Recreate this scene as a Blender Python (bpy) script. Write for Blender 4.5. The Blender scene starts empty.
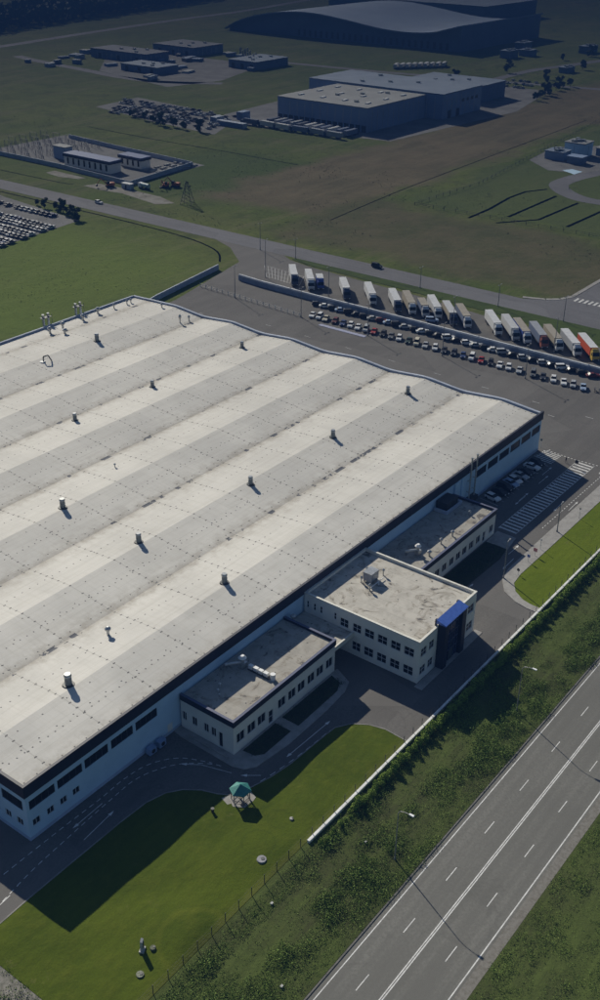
import bpy, math, random
import numpy as np
from mathutils import Vector, Matrix
R = math.radians
random.seed(7); rng = np.random.default_rng(7)
sc = bpy.context.scene
col = sc.collection

# ------------------------------------------------------------------ camera
cam_d = bpy.data.cameras.new('camera'); cam = bpy.data.objects.new('camera', cam_d); col.objects.link(cam)
cam_d.sensor_fit = 'VERTICAL'; cam_d.sensor_height = 24.0; cam_d.lens = 24.0*1090.0/1000.0
cam_d.clip_start = 0.5; cam_d.clip_end = 20000
cam.matrix_world = (Matrix.Translation((-73.42, -107.51, 131.12)) @ Matrix.Rotation(-0.92503, 4, 'Z')
                    @ Matrix.Rotation(1.06064, 4, 'X') @ Matrix.Rotation(0.01178, 4, 'Z'))
sc.camera = cam
# ------------------------------------------------------------------ sky, sun, exposure
SUN_EL, SUN_AZ = 30.1, 24.1            # azimuth clockwise from +Y
w = bpy.data.worlds.new('World'); sc.world = w; w.use_nodes = True
nt = w.node_tree; bg = nt.nodes['Background']
sky = nt.nodes.new('ShaderNodeTexSky'); sky.sky_type = 'NISHITA'; sky.sun_disc = False
sky.sun_elevation = R(SUN_EL); sky.sun_rotation = R(SUN_AZ); sky.altitude = 200; sky.air_density = 1.0; sky.dust_density = 0.4; sky.ozone_density = 3.0
nt.links.new(sky.outputs[0], bg.inputs[0]); bg.inputs[1].default_value = 0.064
sd = bpy.data.lights.new('sun', 'SUN'); sd.energy = 5.0; sd.angle = R(0.5); sd.color = (1.0, 0.935, 0.80)
so = bpy.data.objects.new('sun', sd); col.objects.link(so)
tosun = Vector((math.sin(R(SUN_AZ))*math.cos(R(SUN_EL)), math.cos(R(SUN_AZ))*math.cos(R(SUN_EL)), math.sin(R(SUN_EL))))
so.rotation_euler = tosun.to_track_quat('Z', 'Y').to_euler(); so.location = (0, 0, 300)
sc.view_settings.view_transform = 'Standard'; sc.view_settings.look = 'None'
sc.view_settings.exposure = 0.98; sc.view_settings.gamma = 1.0; sc.view_settings.use_curve_mapping = False
sc.cycles.volume_bounces = 0; sc.cycles.max_bounces = 5; sc.cycles.diffuse_bounces = 2
sc.cycles.volume_step_rate = 10

# ------------------------------------------------------------------ material helpers
class NT:
    def __init__(s, name):
        s.m = bpy.data.materials.new(name); s.m.use_nodes = True
        s.t = s.m.node_tree; s.b = s.t.nodes['Principled BSDF']
    def n(s, typ, **kw):
        nd = s.t.nodes.new(typ)
        for k, v in kw.items(): setattr(nd, k, v)
        return nd
    def l(s, a, b): s.t.links.new(a, b)
    def setv(s, sock, v):
        if isinstance(v, (int, float)): sock.default_value = v
        elif isinstance(v, tuple): sock.default_value = v if len(v) == 4 or len(sock.default_value) == 3 else (*v, 1)
        else: s.l(v, sock)
    def math(s, op, a, b=0.0, c=0.0, clamp=False):
        nd = s.n('ShaderNodeMath', operation=op, use_clamp=clamp)
        s.setv(nd.inputs[0], a); s.setv(nd.inputs[1], b)
        if op in ('MULTIPLY_ADD', 'WRAP', 'COMPARE', 'SMOOTH_MIN'): s.setv(nd.inputs[2], c)
        return nd.outputs[0]
    def pos(s):
        tc = s.n('ShaderNodeTexCoord'); return tc.outputs['Object']
    def xyz(s, v=None):
        x = s.n('ShaderNodeSeparateXYZ'); s.l(v or s.pos(), x.inputs[0]); return x.outputs
    def mapv(s, scale=(1, 1, 1), rot=0, v=None):
        mp = s.n('ShaderNodeMapping'); s.l(v or s.pos(), mp.inputs[0]); mp.inputs['Scale'].default_value = scale
        mp.inputs['Rotation'].default_value = (0, 0, rot); return mp.outputs[0]
    def noise(s, scale, detail=4, rough=.6, v=None, dist=0):
        nd = s.n('ShaderNodeTexNoise'); nd.inputs['Scale'].default_value = scale
        nd.inputs['Detail'].default_value = detail; nd.inputs['Roughness'].default_value = rough
        nd.inputs['Distortion'].default_value = dist
        s.l(v or s.pos(), nd.inputs['Vector']); return nd.outputs[0]
    def ramp(s, f, a, b, smooth=True):     # map f from [a,b] to [0,1]
        nd = s.n('ShaderNodeMapRange', interpolation_type='SMOOTHSTEP' if smooth else 'LINEAR')
        s.setv(nd.inputs[0], f); nd.inputs[1].default_value = a; nd.inputs[2].default_value = b
        return nd.outputs[0]
    def mix(s, f, a, b):
        nd = s.n('ShaderNodeMix', data_type='RGBA'); s.setv(nd.inputs[0], f)
        s.setv(nd.inputs[6], a); s.setv(nd.inputs[7], b); return nd.outputs[2]
    def bump(s, h, strength=.3, dist=.1):
        nd = s.n('ShaderNodeBump'); nd.inputs['Strength'].default_value = strength; nd.inputs['Distance'].default_value = dist
        s.l(h, nd.inputs['Height']); s.l(nd.outputs[0], s.b.inputs['Normal'])
    def done(s, c, rough=.8, metal=0, spec=None):
        s.setv(s.b.inputs['Base Color'], c); s.setv(s.b.inputs['Roughness'], rough); s.b.inputs['Metallic'].default_value = metal
        if spec is not None: s.b.inputs['Specular IOR Level'].default_value = spec
        return s.m

_mc = {}
def mat(name, c1, c2=None, scale=2.0, rough=.7, metal=0, bump=0, spec=None):
    if name in _mc: return _mc[name]
    t = NT(name); c2 = c2 or tuple(x*.8 for x in c1)
    f = t.ramp(t.noise(scale, 5, .65), .35, .68)
    if bump: t.bump(t.noise(scale*4, 4), bump, .05)
    _mc[name] = t.done(t.mix(f, c1, c2), rough, metal, spec); return _mc[name]

# ------------------------------------------------------------------ mesh builder
class MB:
    def __init__(s): s.v = []; s.f = []; s.mi = []; s.cur = 0
    def add(s, vs, fs):
        o = len(s.v); s.v += [tuple(p) for p in vs]; s.f += [tuple(i+o for i in q) for q in fs]; s.mi += [s.cur]*len(fs); return s
    def box(s, x0, x1, y0, y1, z0, z1):
        x0, x1 = sorted((x0, x1)); y0, y1 = sorted((y0, y1)); z0, z1 = sorted((z0, z1))
        return s.add([(x0,y0,z0),(x1,y0,z0),(x1,y1,z0),(x0,y1,z0),(x0,y0,z1),(x1,y0,z1),(x1,y1,z1),(x0,y1,z1)],
                     [(3,2,1,0),(4,5,6,7),(0,1,5,4),(1,2,6,5),(2,3,7,6),(3,0,4,7)])
    def cyl(s, x, y, z0, z1, r0, r1=None, n=14):
        r1 = r0 if r1 is None else r1
        vs = [(x+r*math.cos(2*math.pi*i/n), y+r*math.sin(2*math.pi*i/n), z) for z, r in ((z0, r0), (z1, r1)) for i in range(n)]
        fs = [(i, (i+1) % n, n+(i+1) % n, n+i) for i in range(n)] + [tuple(range(n-1, -1, -1)), tuple(range(n, 2*n))]
        return s.add(vs, fs)
    def tube(s, p, q, r, r1=None, n=8):
        p, q = Vector(p), Vector(q); d = (q-p).normalized(); a = d.orthogonal().normalized(); b = d.cross(a); r1 = r if r1 is None else r1
        vs = [c+(a*math.cos(2*math.pi*i/n)+b*math.sin(2*math.pi*i/n))*rr for c, rr in ((p, r), (q, r1)) for i in range(n)]
        fs = [(i, (i+1) % n, n+(i+1) % n, n+i) for i in range(n)] + [tuple(range(n-1, -1, -1)), tuple(range(n, 2*n))]
        return s.add(vs, fs)
    def prism(s, pts, z0, z1):             # pts counter-clockwise xy
        a = sum(pts[i][0]*pts[(i+1) % len(pts)][1]-pts[(i+1) % len(pts)][0]*pts[i][1] for i in range(len(pts)))
        if a < 0: pts = pts[::-1]
        n = len(pts)
        return s.add([(x, y, z0) for x, y in pts]+[(x, y, z1) for x, y in pts],
                     [(i, (i+1) % n, n+(i+1) % n, n+i) for i in range(n)]+[tuple(range(n-1, -1, -1)), tuple(range(n, 2*n))])
    def sheet(s, pts, z):
        a = sum(pts[i][0]*pts[(i+1) % len(pts)][1]-pts[(i+1) % len(pts)][0]*pts[i][1] for i in range(len(pts)))
        if a < 0: pts = pts[::-1]
        return s.add([(x, y, z) for x, y in pts], [tuple(range(len(pts)))])
    def side(s, prof, y0, y1):             # profile in xz extruded along y
        n = len(prof)
        return s.add([(x, y0, z) for x, z in prof]+[(x, y1, z) for x, z in prof],
                     [(i, (i+1) % n, n+(i+1) % n, n+i) for i in range(n)]+[tuple(range(n-1, -1, -1)), tuple(range(n, 2*n))])
    def mesh(s, name, mats):
        me = bpy.data.meshes.new(name); me.from_pydata(s.v, [], s.f)
        for m in (mats if isinstance(mats, (list, tuple)) else [mats]): me.materials.append(m)
        if max(s.mi, default=0): me.polygons.foreach_set('material_index', s.mi)
        me.update(); return me
def fixn(me):
    import bmesh
    bm = bmesh.new(); bm.from_mesh(me); bmesh.ops.recalc_face_normals(bm, faces=bm.faces); bm.to_mesh(me); bm.free(); return me
def tag(o, label=None, cat=None, group=None, kind=None):
    if label: o['label'] = label
    if cat: o['category'] = cat
    if group: o['group'] = group
    if kind: o['kind'] = kind
    return o
def obj(name, mb, m, parent=None, world=False, fix=True):
    me = mb if isinstance(mb, bpy.types.Mesh) else mb.mesh(name, m)
    if fix and not isinstance(mb, bpy.types.Mesh): fixn(me)
    o = bpy.data.objects.new(name, me); col.objects.link(o)
    if parent:
        o.parent = parent
        if world:
            top = parent
            off = Vector()
            while top: off += top.location; top = top.parent
            o.location = -off
    return o
def thing(name, label, cat, loc=(0, 0, 0), rz=0, group=None):
    o = bpy.data.objects.new(name, None); col.objects.link(o); o.empty_display_size = .5
    o.location = loc; o.rotation_euler = (0, 0, rz); return tag(o, label, cat, group)
def struct(name, mb, m): return tag(obj(name, mb, m), kind='structure')
def copy_tree(o, parent=None):
    c = o.copy(); col.objects.link(c); c.parent = parent
    for ch in list(o.children): copy_tree(ch, c)
    return c

# ------------------------------------------------------------------ materials
M = {}
def asphalt(name, base, var=.25, stretch=(.02, .25, 1), crack=True):
    t = NT(name)
    big = t.noise(.05, 4, .6); fine = t.noise(2.2, 6, .7); st = t.noise(1.0, 4, .6, t.mapv(stretch))
    f = t.math('ADD', t.math('MULTIPLY', big, .5), t.math('MULTIPLY', st, .5))
    c = t.mix(t.ramp(f, .38, .62), tuple(x*(1-var) for x in base), tuple(x*(1+var) for x in base))
    c = t.mix(t.ramp(fine, .3, .75), c, tuple(x*.8 for x in base))
    if name == 'highway_asphalt':
        x, y, z = t.xyz(); lane = t.math('ABSOLUTE', t.math('SINE', t.math('MULTIPLY', t.math('ADD', y, 59.2), math.pi/1.83)))
        c = t.mix(t.math('MULTIPLY', t.math('MULTIPLY', t.ramp(lane, .55, 1.0), t.ramp(st, .3, .6)), .35), c, tuple(v*.74 for v in base))
        c = t.mix(t.math('MULTIPLY', t.ramp(t.noise(.10, 5, .7, dist=.8), .60, .66), .30), c, tuple(v*.60 for v in base))
    else:
        arc = t.noise(.09, 2, .5, dist=3.0); band = t.math('ABSOLUTE', t.math('SUBTRACT', arc, .5))
        c = t.mix(t.math('MULTIPLY', t.ramp(band, .02, .0), .35), c, tuple(v*.6 for v in base))
        vo = t.n('ShaderNodeTexVoronoi'); vo.inputs['Scale'].default_value = .045; t.l(t.mapv((1, .7, 1), .3), vo.inputs['Vector'])
        sx = t.n('ShaderNodeSeparateColor'); t.l(vo.outputs['Color'], sx.inputs[0])
        c = t.mix(t.math('MULTIPLY', t.math('GREATER_THAN', sx.outputs[0], .72), .28), c, tuple(v*1.35 for v in base))
    spots = t.ramp(t.noise(.35, 6, .75), .66, .72)
    c = t.mix(t.math('MULTIPLY', spots, .4), c, tuple(x*.5 for x in base))
    t.bump(fine, .25, .02)
    return t.done(c, .9, 0, .3)
M['asphalt'] = asphalt('asphalt', (.130, .124, .116), .18)
M['highway'] = asphalt('highway_asphalt', (.165, .162, .146), .16, (.012, .5, 1))
M['road'] = asphalt('far_road_asphalt', (.15, .15, .16), .15, (.5, .02, 1))
M['shoulder'] = mat('shoulder', (.20, .19, .17), (.14, .13, .11), 1.5, .95)
M['paving'] = mat('paving', (.34, .33, .31), (.26, .25, .235), .6, .9, bump=.2)
M['kerb'] = mat('kerb_concrete', (.42, .41, .38), (.30, .29, .27), 1.2, .9)
M['paint'] = mat('road_paint', (.72, .72, .70), (.50, .50, .49), 1.3, .7)
M['oldpaint'] = mat('worn_road_paint', (.42, .42, .42), (.22, .22, .22), 1.0, .8)
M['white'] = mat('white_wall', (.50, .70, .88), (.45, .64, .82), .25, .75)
M['cream'] = mat('cream_wall', (.80, .79, .73), (.72, .71, .66), .3, .8)
M['navy'] = mat('navy_fascia', (.018, .022, .045), (.012, .015, .030), .5, .6)
M['coping'] = mat('pale_coping', (.50, .53, .58), (.40, .43, .48), .5, .5)
M['creamcoping'] = mat('cream_coping', (.72, .71, .64), (.60, .59, .53), .8, .6)
M['glass'] = mat('dark_glass', (.007, .008, .011), (.012, .015, .019), .6, .3, spec=.35)
M['frame'] = mat('window_frame', (.62, .65, .68), (.55, .58, .60), 2, .5)
M['darkframe'] = mat('dark_window_frame', (.07, .08, .09), (.05, .055, .06), 2, .5)
M['blue'] = mat('blue_panel', (.09, .18, .56), (.065, .14, .46), 1.5, .35)
M['navyglass'] = mat('navy_glass', (.010, .014, .045), (.02, .03, .08), .7, .12)
M['steel'] = mat('galvanised_steel', (.55, .56, .55), (.38, .39, .38), 1.5, .35, .6)
M['ventgrey'] = mat('vent_grey', (.34, .36, .34), (.20, .215, .21), 3, .6)
M['darksteel'] = mat('dark_steel', (.10, .105, .10), (.06, .06, .06), 2, .5, .3)
M['pole'] = mat('pole_grey', (.30, .31, .31), (.22, .22, .22), 1, .5, .3)
M['polelt'] = mat('pole_light', (.58, .59, .58), (.45, .46, .45), 1, .5)
M['lamp'] = mat('lamp_housing', (.80, .81, .80), (.70, .71, .70), 2, .6)
M['tyre'] = mat('tyre', (.02, .02, .02), (.03, .03, .03), 5, .9)
M['black'] = mat('black_plastic', (.02, .02, .022), (.03, .03, .03), 3, .6)
M['teal'] = mat('teal_roof', (.045, .22, .20), (.03, .16, .15), 2, .5)
M['wood'] = mat('weathered_timber', (.22, .20, .17), (.14, .12, .10), 3, .9)
M['stone'] = mat('pale_stone', (.50, .50, .48), (.34, .34, .33), 3, .8)
M['rubble'] = mat('rubble', (.24, .225, .20), (.10, .10, .075), .9, .95, bump=.6)
M['hedge_soil'] = mat('planting_soil', (.020, .028, .012), (.035, .045, .018), 2, .95, bump=.5)
M['bluewall'] = mat('pale_blue_concrete', (.42, .47, .56), (.34, .38, .47), .3, .8)
M['bank'] = mat('retaining_wall', (.30, .35, .44), (.22, .26, .34), .25, .85)
M['farwall'] = mat('far_cladding', (.24, .33, .50), (.20, .28, .43), .05, .7)
M['farwall2'] = mat('far_cladding_dark', (.14, .20, .32), (.11, .16, .27), .05, .7)
M['farroof'] = mat('far_roof', (.30, .31, .31), (.24, .25, .25), .06, .8)
M['farroofdark'] = mat('far_roof_dark', (.20, .25, .33), (.15, .20, .28), .06, .8)
M['orange'] = mat('orange_machine', (.42, .10, .03), (.30, .07, .02), 1, .6)

def leafmat(name, dark, light, bright):
    t = NT(name); g = t.n('ShaderNodeNewGeometry')
    big = t.noise(.22, 3, .6)
    f = t.math('ADD', t.math('MULTIPLY', g.outputs['Random Per Island'], .6), t.math('MULTIPLY', big, .5))
    c = t.mix(t.ramp(f, .15, .75, False), dark, light)
    c = t.mix(t.ramp(f, .78, .98), c, bright)
    return t.done(c, .75, 0, .25)
M['weeds'] = leafmat('weeds_leaf', (.045, .090, .015), (.140, .215, .034), (.28, .34, .09))
M['scrub'] = leafmat('scrub_leaf', (.050, .075, .022), (.085, .105, .032), (.12, .13, .05))
M['hedge'] = leafmat('shrub_leaf', (.100, .165, .022), (.230, .330, .050), (.32, .42, .08))
M['treeleaf'] = leafmat('tree_leaf', (.018, .045, .018), (.045, .085, .030), (.06, .10, .035))
M['bark'] = mat('bark', (.10, .08, .06), (.06, .05, .04), 4, .95)

# warehouse roof membrane: fixings, seams, dirt in the valleys
P_BAY = 23.92
def roofmat():
    t = NT('roof_membrane'); x, y, z = t.xyz()
    ym = t.math('MODULO', y, P_BAY)                       # 0 valley, P/2 ridge
    base = t.mix(t.ramp(t.noise(.06, 4, .6), .35, .65), (.635, .615, .565), (.545, .53, .49))
    # streaks running down the slope, slightly skewed
    st = t.noise(1.0, 5, .7, t.mapv((1.3, .05, 1), .12))
    base = t.mix(t.math('MULTIPLY', t.ramp(st, .45, .75), .22), base, (.36, .34, .29))
    st2 = t.noise(1.0, 4, .7, t.mapv((.05, .9, 1)))
    base = t.mix(t.math('MULTIPLY', t.ramp(st2, .45, .7), .22), base, (.38, .36, .31))
    # sheet seams every 12 m across, 4 m along
    sx = t.math('ABSOLUTE', t.math('SUBTRACT', t.math('MODULO', t.math('ADD', x, t.math('MULTIPLY', y, .0)), 12.0), 6.0))
    seam = t.math('LESS_THAN', sx, .09)
    base = t.mix(t.math('MULTIPLY', seam, .35), base, (.25, .24, .21))
    sy = t.math('ABSOLUTE', t.math('SUBTRACT', t.math('MODULO', y, 2.99), 1.495))
    base = t.mix(t.math('MULTIPLY', t.math('LESS_THAN', sy, .05), .18), base, (.25, .24, .21))
    # dirt near valleys
    dv = t.math('MINIMUM', ym, t.math('SUBTRACT', P_BAY, ym))
    wob = t.math('MULTIPLY', t.noise(.3, 5, .75, t.mapv((1, .5, 1))), 4.2)
    dirt = t.ramp(t.math('SUBTRACT', t.math('ADD', dv, 0.6), wob), .6, -2.2)
    base = t.mix(t.math('MULTIPLY', dirt, .5), base, (.22, .19, .145))
    dirtside = t.math('MULTIPLY', t.ramp(dv, 5.5, .0), t.ramp(t.noise(.5, 5, .75), .40, .70))
    base = t.mix(t.math('MULTIPLY', dirtside, .5), base, (.25, .22, .17))
    # standing water patches along the valleys
    cell = t.noise(1.0, 1, .5, t.mapv((.30, .02, 1)))
    thr = t.ramp(t.math('ADD', cell, t.math('MULTIPLY', t.noise(1.6, 2, .5), .35)), .765, .79)
    wet = t.math('MULTIPLY', thr, t.math('LESS_THAN', dv, .55))
    notedge = t.math('GREATER_THAN', y, 12.0)
    wet = t.math('MULTIPLY', wet, notedge)
    base = t.mix(t.math('MULTIPLY', wet, .9), base, (.035, .045, .07))
    # rust trails by two ventilators on the far bay
    # rows of dots (fixing plates)
    def dots(px, py, sxp, syp, r, jit, seed):
        wn = t.noise(.9, 2, .5)
        gx = t.math('SUBTRACT', t.math('MODULO', t.math('ADD', x, t.math('MULTIPLY', wn, jit)), sxp), sxp/2)
        gy = t.math('SUBTRACT', py, t.math('MULTIPLY', wn, jit*.4))
        d = t.math('SQRT', t.math('ADD', t.math('MULTIPLY', gx, gx), t.math('MULTIPLY', gy, gy)))
        return t.math('LESS_THAN', d, r)
    tot = None
    for off, sp in ((6.1, 1.6), (6.9, 3.7), (17.8, 1.9), (1.3, 2.6), (10.6, 5.3)):
        dd = dots(x, t.math('SUBTRACT', ym, off), sp, 0, .15, .2, off)
        tot = dd if tot is None else t.math('MAXIMUM', tot, dd)
    # cross rows
    wn = t.noise(.7, 2, .5)
    gx = t.math('SUBTRACT', sx, t.math('MULTIPLY', wn, .25)); gy = t.math('SUBTRACT', t.math('MODULO', t.math('ADD', y, t.math('MULTIPLY', wn, .4)), 1.75), .87)
    d = t.math('SQRT', t.math('ADD', t.math('MULTIPLY', gx, gx), t.math('MULTIPLY', gy, gy)))
    tot = t.math('MAXIMUM', tot, t.math('LESS_THAN', d, .15))
    miss = t.ramp(t.noise(.3, 2, .5), .30, .36)
    base = t.mix(t.math('MULTIPLY', t.math('MULTIPLY', tot, miss), .85), base, (.05, .05, .055))
    t.bump(t.noise(.8, 5, .6), .25, .1)
    return t.done(base, .75, 0, .3)
M['roof'] = roofmat()
def flatroof(k=1.0, nm='office_roof_membrane'):
    t = NT(nm); x, y, z = t.xyz()
    n1 = t.noise(.28, 6, .7, dist=1.2)
    base = t.mix(t.ramp(t.noise(.5, 5, .6), .35, .7), tuple(v*k for v in (.50, .475, .42)), tuple(v*k for v in (.40, .38, .335)))
    base = t.mix(t.math('MULTIPLY', t.ramp(n1, .50, .60), .6), base, (.22, .19, .145))
    base = t.mix(t.math('MULTIPLY', t.ramp(n1, .59, .645), .85), base, (.06, .06, .07))
    base = t.mix(t.math('MULTIPLY', t.math('LESS_THAN', t.math('ABSOLUTE', t.math('SUBTRACT', t.math('MODULO', x, 3.1), 1.5)), .05), .35), base, (.2, .2, .18))
    vo = t.n('ShaderNodeTexVoronoi'); vo.inputs['Scale'].default_value = .55; t.l(t.pos(), vo.inputs['Vector'])
    base = t.mix(t.math('MULTIPLY', t.math('LESS_THAN', vo.outputs['Distance'], .10), .8), base, (.05, .05, .05))
    return t.done(base, .8, 0, .3)
M['flatroof'] = flatroof(); M['wingroof'] = flatroof(.74, 'wing_roof_membrane')

def grassmat(name, a, b, c3, tex=.6, streak=None):
    t = NT(name)
    c = t.mix(t.ramp(t.noise(.06, 4, .6), .35, .65), a, b)
    c = t.mix(t.math('MULTIPLY', t.ramp(t.noise(.25, 5, .7), .4, .75), .6), c, c3)
    c = t.mix(t.math('MULTIPLY', t.ramp(t.noise(3.5, 5, .75), .35, .7), .35), c, tuple(v*tex for v in b))
    if name == 'lawn_grass':
        x, y, z = t.xyz(); w_ = t.math('MULTIPLY', t.noise(.3, 3, .6), 1.2)
        def ring(cx, cy, rad, wd, k, col_, ymin=-99):
            nonlocal c
            dx = t.math('SUBTRACT', x, cx); dy = t.math('SUBTRACT', y, cy); d = t.math('SQRT', t.math('ADD', t.math('MULTIPLY', dx, dx), t.math('MULTIPLY', dy, dy)))
            f = t.math('MULTIPLY', t.ramp(t.math('ABSOLUTE', t.math('SUBTRACT', t.math('ADD', d, w_), rad)), wd, 0), t.math('GREATER_THAN', y, ymin))
            c = t.mix(t.math('MULTIPLY', f, k), c, col_)
        ring(1.8, -33.5, 6.2, .9, .22, (.155, .165, .02), -33.5); ring(21.5, -28.6, 3.2, .35, .22, (.035, .055, .008)); ring(27.5, -28.0, 2.6, .3, .2, (.035, .055, .008))
        edge = t.ramp(t.math('ADD', y, t.math('MULTIPLY', t.noise(.35, 4, .7), 2.5)), -31.6, -33.3); c = t.mix(t.math('MULTIPLY', edge, .5), c, (.125, .125, .03))
    mow = t.math('SINE', t.math('MULTIPLY', t.math('ADD', t.math('MULTIPLY', t.xyz()[1], 1.0), t.math('MULTIPLY', t.noise(.08, 2, .5), 3)), 3.4))
    c = t.mix(t.math('MULTIPLY', t.ramp(mow, -.2, .6), .13), c, tuple(v*.55 for v in a))
    c = t.mix(t.math('MULTIPLY', t.ramp(t.noise(.16, 6, .8), .60, .70), .35), c, (.15, .14, .05))
    if streak: c = t.mix(t.math('MULTIPLY', t.ramp(t.noise(1, 4, .7, t.mapv(streak)), .45, .65), .45), c, tuple(v*1.35 for v in a))
    t.bump(t.noise(.5, 6, .7), .5, .35)
    return t.done(c, .95, 0, .1)
M['lawn'] = grassmat('lawn_grass', (.080, .108, .008), (.053, .079, .006), (.102, .120, .012), .7)
M['lawn2'] = grassmat('island_grass', (.115, .155, .008), (.095, .135, .007), (.135, .170, .012), .75)
M['verge'] = grassmat('verge_grass', (.070, .094, .024), (.055, .062, .024), (.088, .120, .028), .5, (.05, .5, 1))
M['strip'] = grassmat('strip_grass', (.060, .090, .020), (.040, .062, .016), (.08, .11, .026), .6, (.5, .04, 1))

def groundmat():
    t = NT('field_ground')
    p = t.pos(); x, y, z = t.xyz()
    wob = t.math('MULTIPLY', t.math('SUBTRACT', t.noise(.012, 5, .65), .5), 60)
    wob2 = t.math('MULTIPLY', t.math('SUBTRACT', t.noise(.02, 5, .65, t.mapv((1, .7, 1), 1.1)), .5), 60)
    X = t.math('ADD', x, wob); Y = t.math('ADD', y, wob2)
    g = t.mix(t.ramp(t.noise(.008, 5, .6), .35, .65), (.085, .118, .022), (.125, .148, .034))
    g = t.mix(t.math('MULTIPLY', t.ramp(t.noise(.05, 6, .75), .42, .7), .7), g, (.045, .066, .018))
    g = t.mix(t.math('MULTIPLY', t.ramp(t.noise(1, 5, .7, t.mapv((.05, .006, 1), -.2)), .47, .62), .5), g, (.105, .115, .040))
    g = t.mix(t.math('MULTIPLY', t.ramp(t.noise(.5, 5, .8), .45, .7), .5), g, (.035, .050, .014))
    g = t.mix(t.math('MULTIPLY', t.ramp(t.noise(1, 6, .8, t.mapv((.006, .06, 1), .15)), .50, .60), .4), g, (.16, .15, .075))
    g = t.mix(t.math('MULTIPLY', t.ramp(t.noise(.02, 8, .85), .56, .66), .45), g, (.030, .046, .016))
    # bright green patch by the digging, and near the left field
    def rect(x0, x1, y0, y1, s):
        a = t.math('MULTIPLY', t.ramp(X, x0-s, x0+s), t.ramp(X, x1+s, x1-s))
        b = t.math('MULTIPLY', t.ramp(Y, y0-s, y0+s), t.ramp(Y, y1+s, y1-s))
        return t.math('MULTIPLY', a, b)
    g = t.mix(t.math('MULTIPLY', rect(120, 250, 175, 330, 25), .75), g, (.125, .175, .028))
    g = t.mix(t.math('MULTIPLY', rect(325, 420, 230, 330, 22), .7), g, (.050, .085, .020))
    br = t.mix(t.ramp(t.noise(.03, 6, .75), .35, .65), (.150, .122, .072), (.105, .092, .052))
    br = t.mix(t.math('MULTIPLY', t.ramp(t.noise(1, 5, .7, t.mapv((.01, .08, 1), .1)), .45, .65), .5), br, (.18, .15, .09))
    g = t.mix(t.math('MULTIPLY', rect(325, 900, 188, 258, 9), .95), g, br)
    br2 = t.mix(t.ramp(t.noise(.04, 6, .75), .35, .65), (.115, .098, .055), (.075, .078, .036))
    g = t.mix(t.math('MULTIPLY', rect(298, 372, -80, 190, 9), .85), g, br2)
    g = t.mix(t.math('MULTIPLY', rect(380, 700, -60, 172, 6), .7), g, (.080, .105, .034))
    t.bump(t.noise(.15, 6, .75), .6, 1.0)
    return t.done(g, .97, 0, .08)
M['ground'] = groundmat()

# ------------------------------------------------------------------ ground, roads
s = MB(); s.sheet([(-3000, -3000), (6000, -3000), (6000, 6000), (-3000, 6000)], 0); struct('ground', s, M['ground'])
# site paving: one asphalt pad under the buildings and the yard
pad = [(-60, -34.4), (600, -34.4), (600, -22), (257, -22), (262, 40), (267, 90), (269, 146), (270, 158), (274.5, 165), (274.5, 176), (279, 188),
       (274.5, 203), (274.5, 204), (268, 189), (255, 172), (205, 160), (199, 158), (176, 156), (176, 145), (-60, 145)]
s = MB(); s.sheet([(-60, -34.4), (176, -34.4), (176, 156), (-60, 156)], .02); s.sheet([(176, -120), (254, -120), (258, 40), (264, 90), (267.5, 146), (270, 158), (274.3, 165), (274.3, 203), (268, 188), (255, 172), (205, 160), (176, 157)], .02)
struct('yard_asphalt', s, M['asphalt'])
s = MB(); s.sheet([(273.4, -600), (286.2, -600), (286.2, 2600), (273.4, 2600)], .04); struct('main_road', s, M['road'])
s = MB(); s.sheet([(286.2, 18), (900, 18), (900, 47), (300, 47), (294, 49.5), (290, 54), (286.2, 62)], .044); struct('side_road', s, M['road'])
s = MB()
kp = [(287, 62), (290, 54), (294, 49.6), (300, 47.2), (900, 47.2)]
for a, b in zip(kp, kp[1:]):
    d = (Vector((*b, 0))-Vector((*a, 0))).normalized(); n = Vector((-d.y, d.x, 0))*1.6
    s.prism([a, b, (b[0]+n.x, b[1]+n.y), (a[0]+n.x, a[1]+n.y)], 0, .13)
struct('side_road_pavement', s, M['paving'])
s = MB()
for k in range(13): s.sheet([(295.5, 22+k*1.9), (299.5, 22+k*1.9), (299.5, 22.9+k*1.9), (295.5, 22.9+k*1.9)], .052)
s.sheet([(301, 33), (380, 33), (380, 33.3), (301, 33.3)], .052)
struct('crossing_markings', s, M['paint'])
# highway
s = MB(); s.sheet([(-400, -66.9), (900, -66.9), (900, -51.2), (-400, -51.2)], .05); struct('highway', s, M['highway'])
s = MB(); s.sheet([(-400, -68.4), (900, -68.4), (900, -66.9), (-400, -66.9)], .045); struct('highway_shoulder', s, M['shoulder'])
s = MB()
for y, wd in ((-52.0, .16), (-66.45, .18), (-59.03, .17), (-59.34, .17)): s.sheet([(-400, y-wd/2), (900, y-wd/2), (900, y+wd/2), (-400, y+wd/2)], .056)
for k in range(-30, 60):
    for y, x0 in ((-55.7, 21.3), (-63.0, 20.8)):
        xs = x0+12*k; s.sheet([(xs, y-.07), (xs+3.2, y-.07), (xs+3.2, y+.07), (xs, y+.07)], .056)
struct('highway_markings', s, M['paint'])
s = MB(); s.box(-400, 900, -51.2, -50.95, 0, .15); struct('highway_kerb', s, mat('dark_kerb', (.16, .155, .14), (.10, .10, .09), 1, .95))
# verge strips (rough grass)
s = MB(); s.sheet([(-400, -50.85), (900, -50.85), (900, -34.41), (-400, -34.41)], .06)
struct('verge', s, M['verge'])
s = MB(); s.sheet([(-400, -200), (900, -200), (900, -68.4), (-400, -68.4)], .03); struct('verge_far_side', s, M['verge'])
s = MB(); s.sheet([(-60, -34.4), (-17.8, -34.4), (-17.8, -9), (-60, -9)], .06); struct('rubble_strip', s, M['rubble'])
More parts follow.
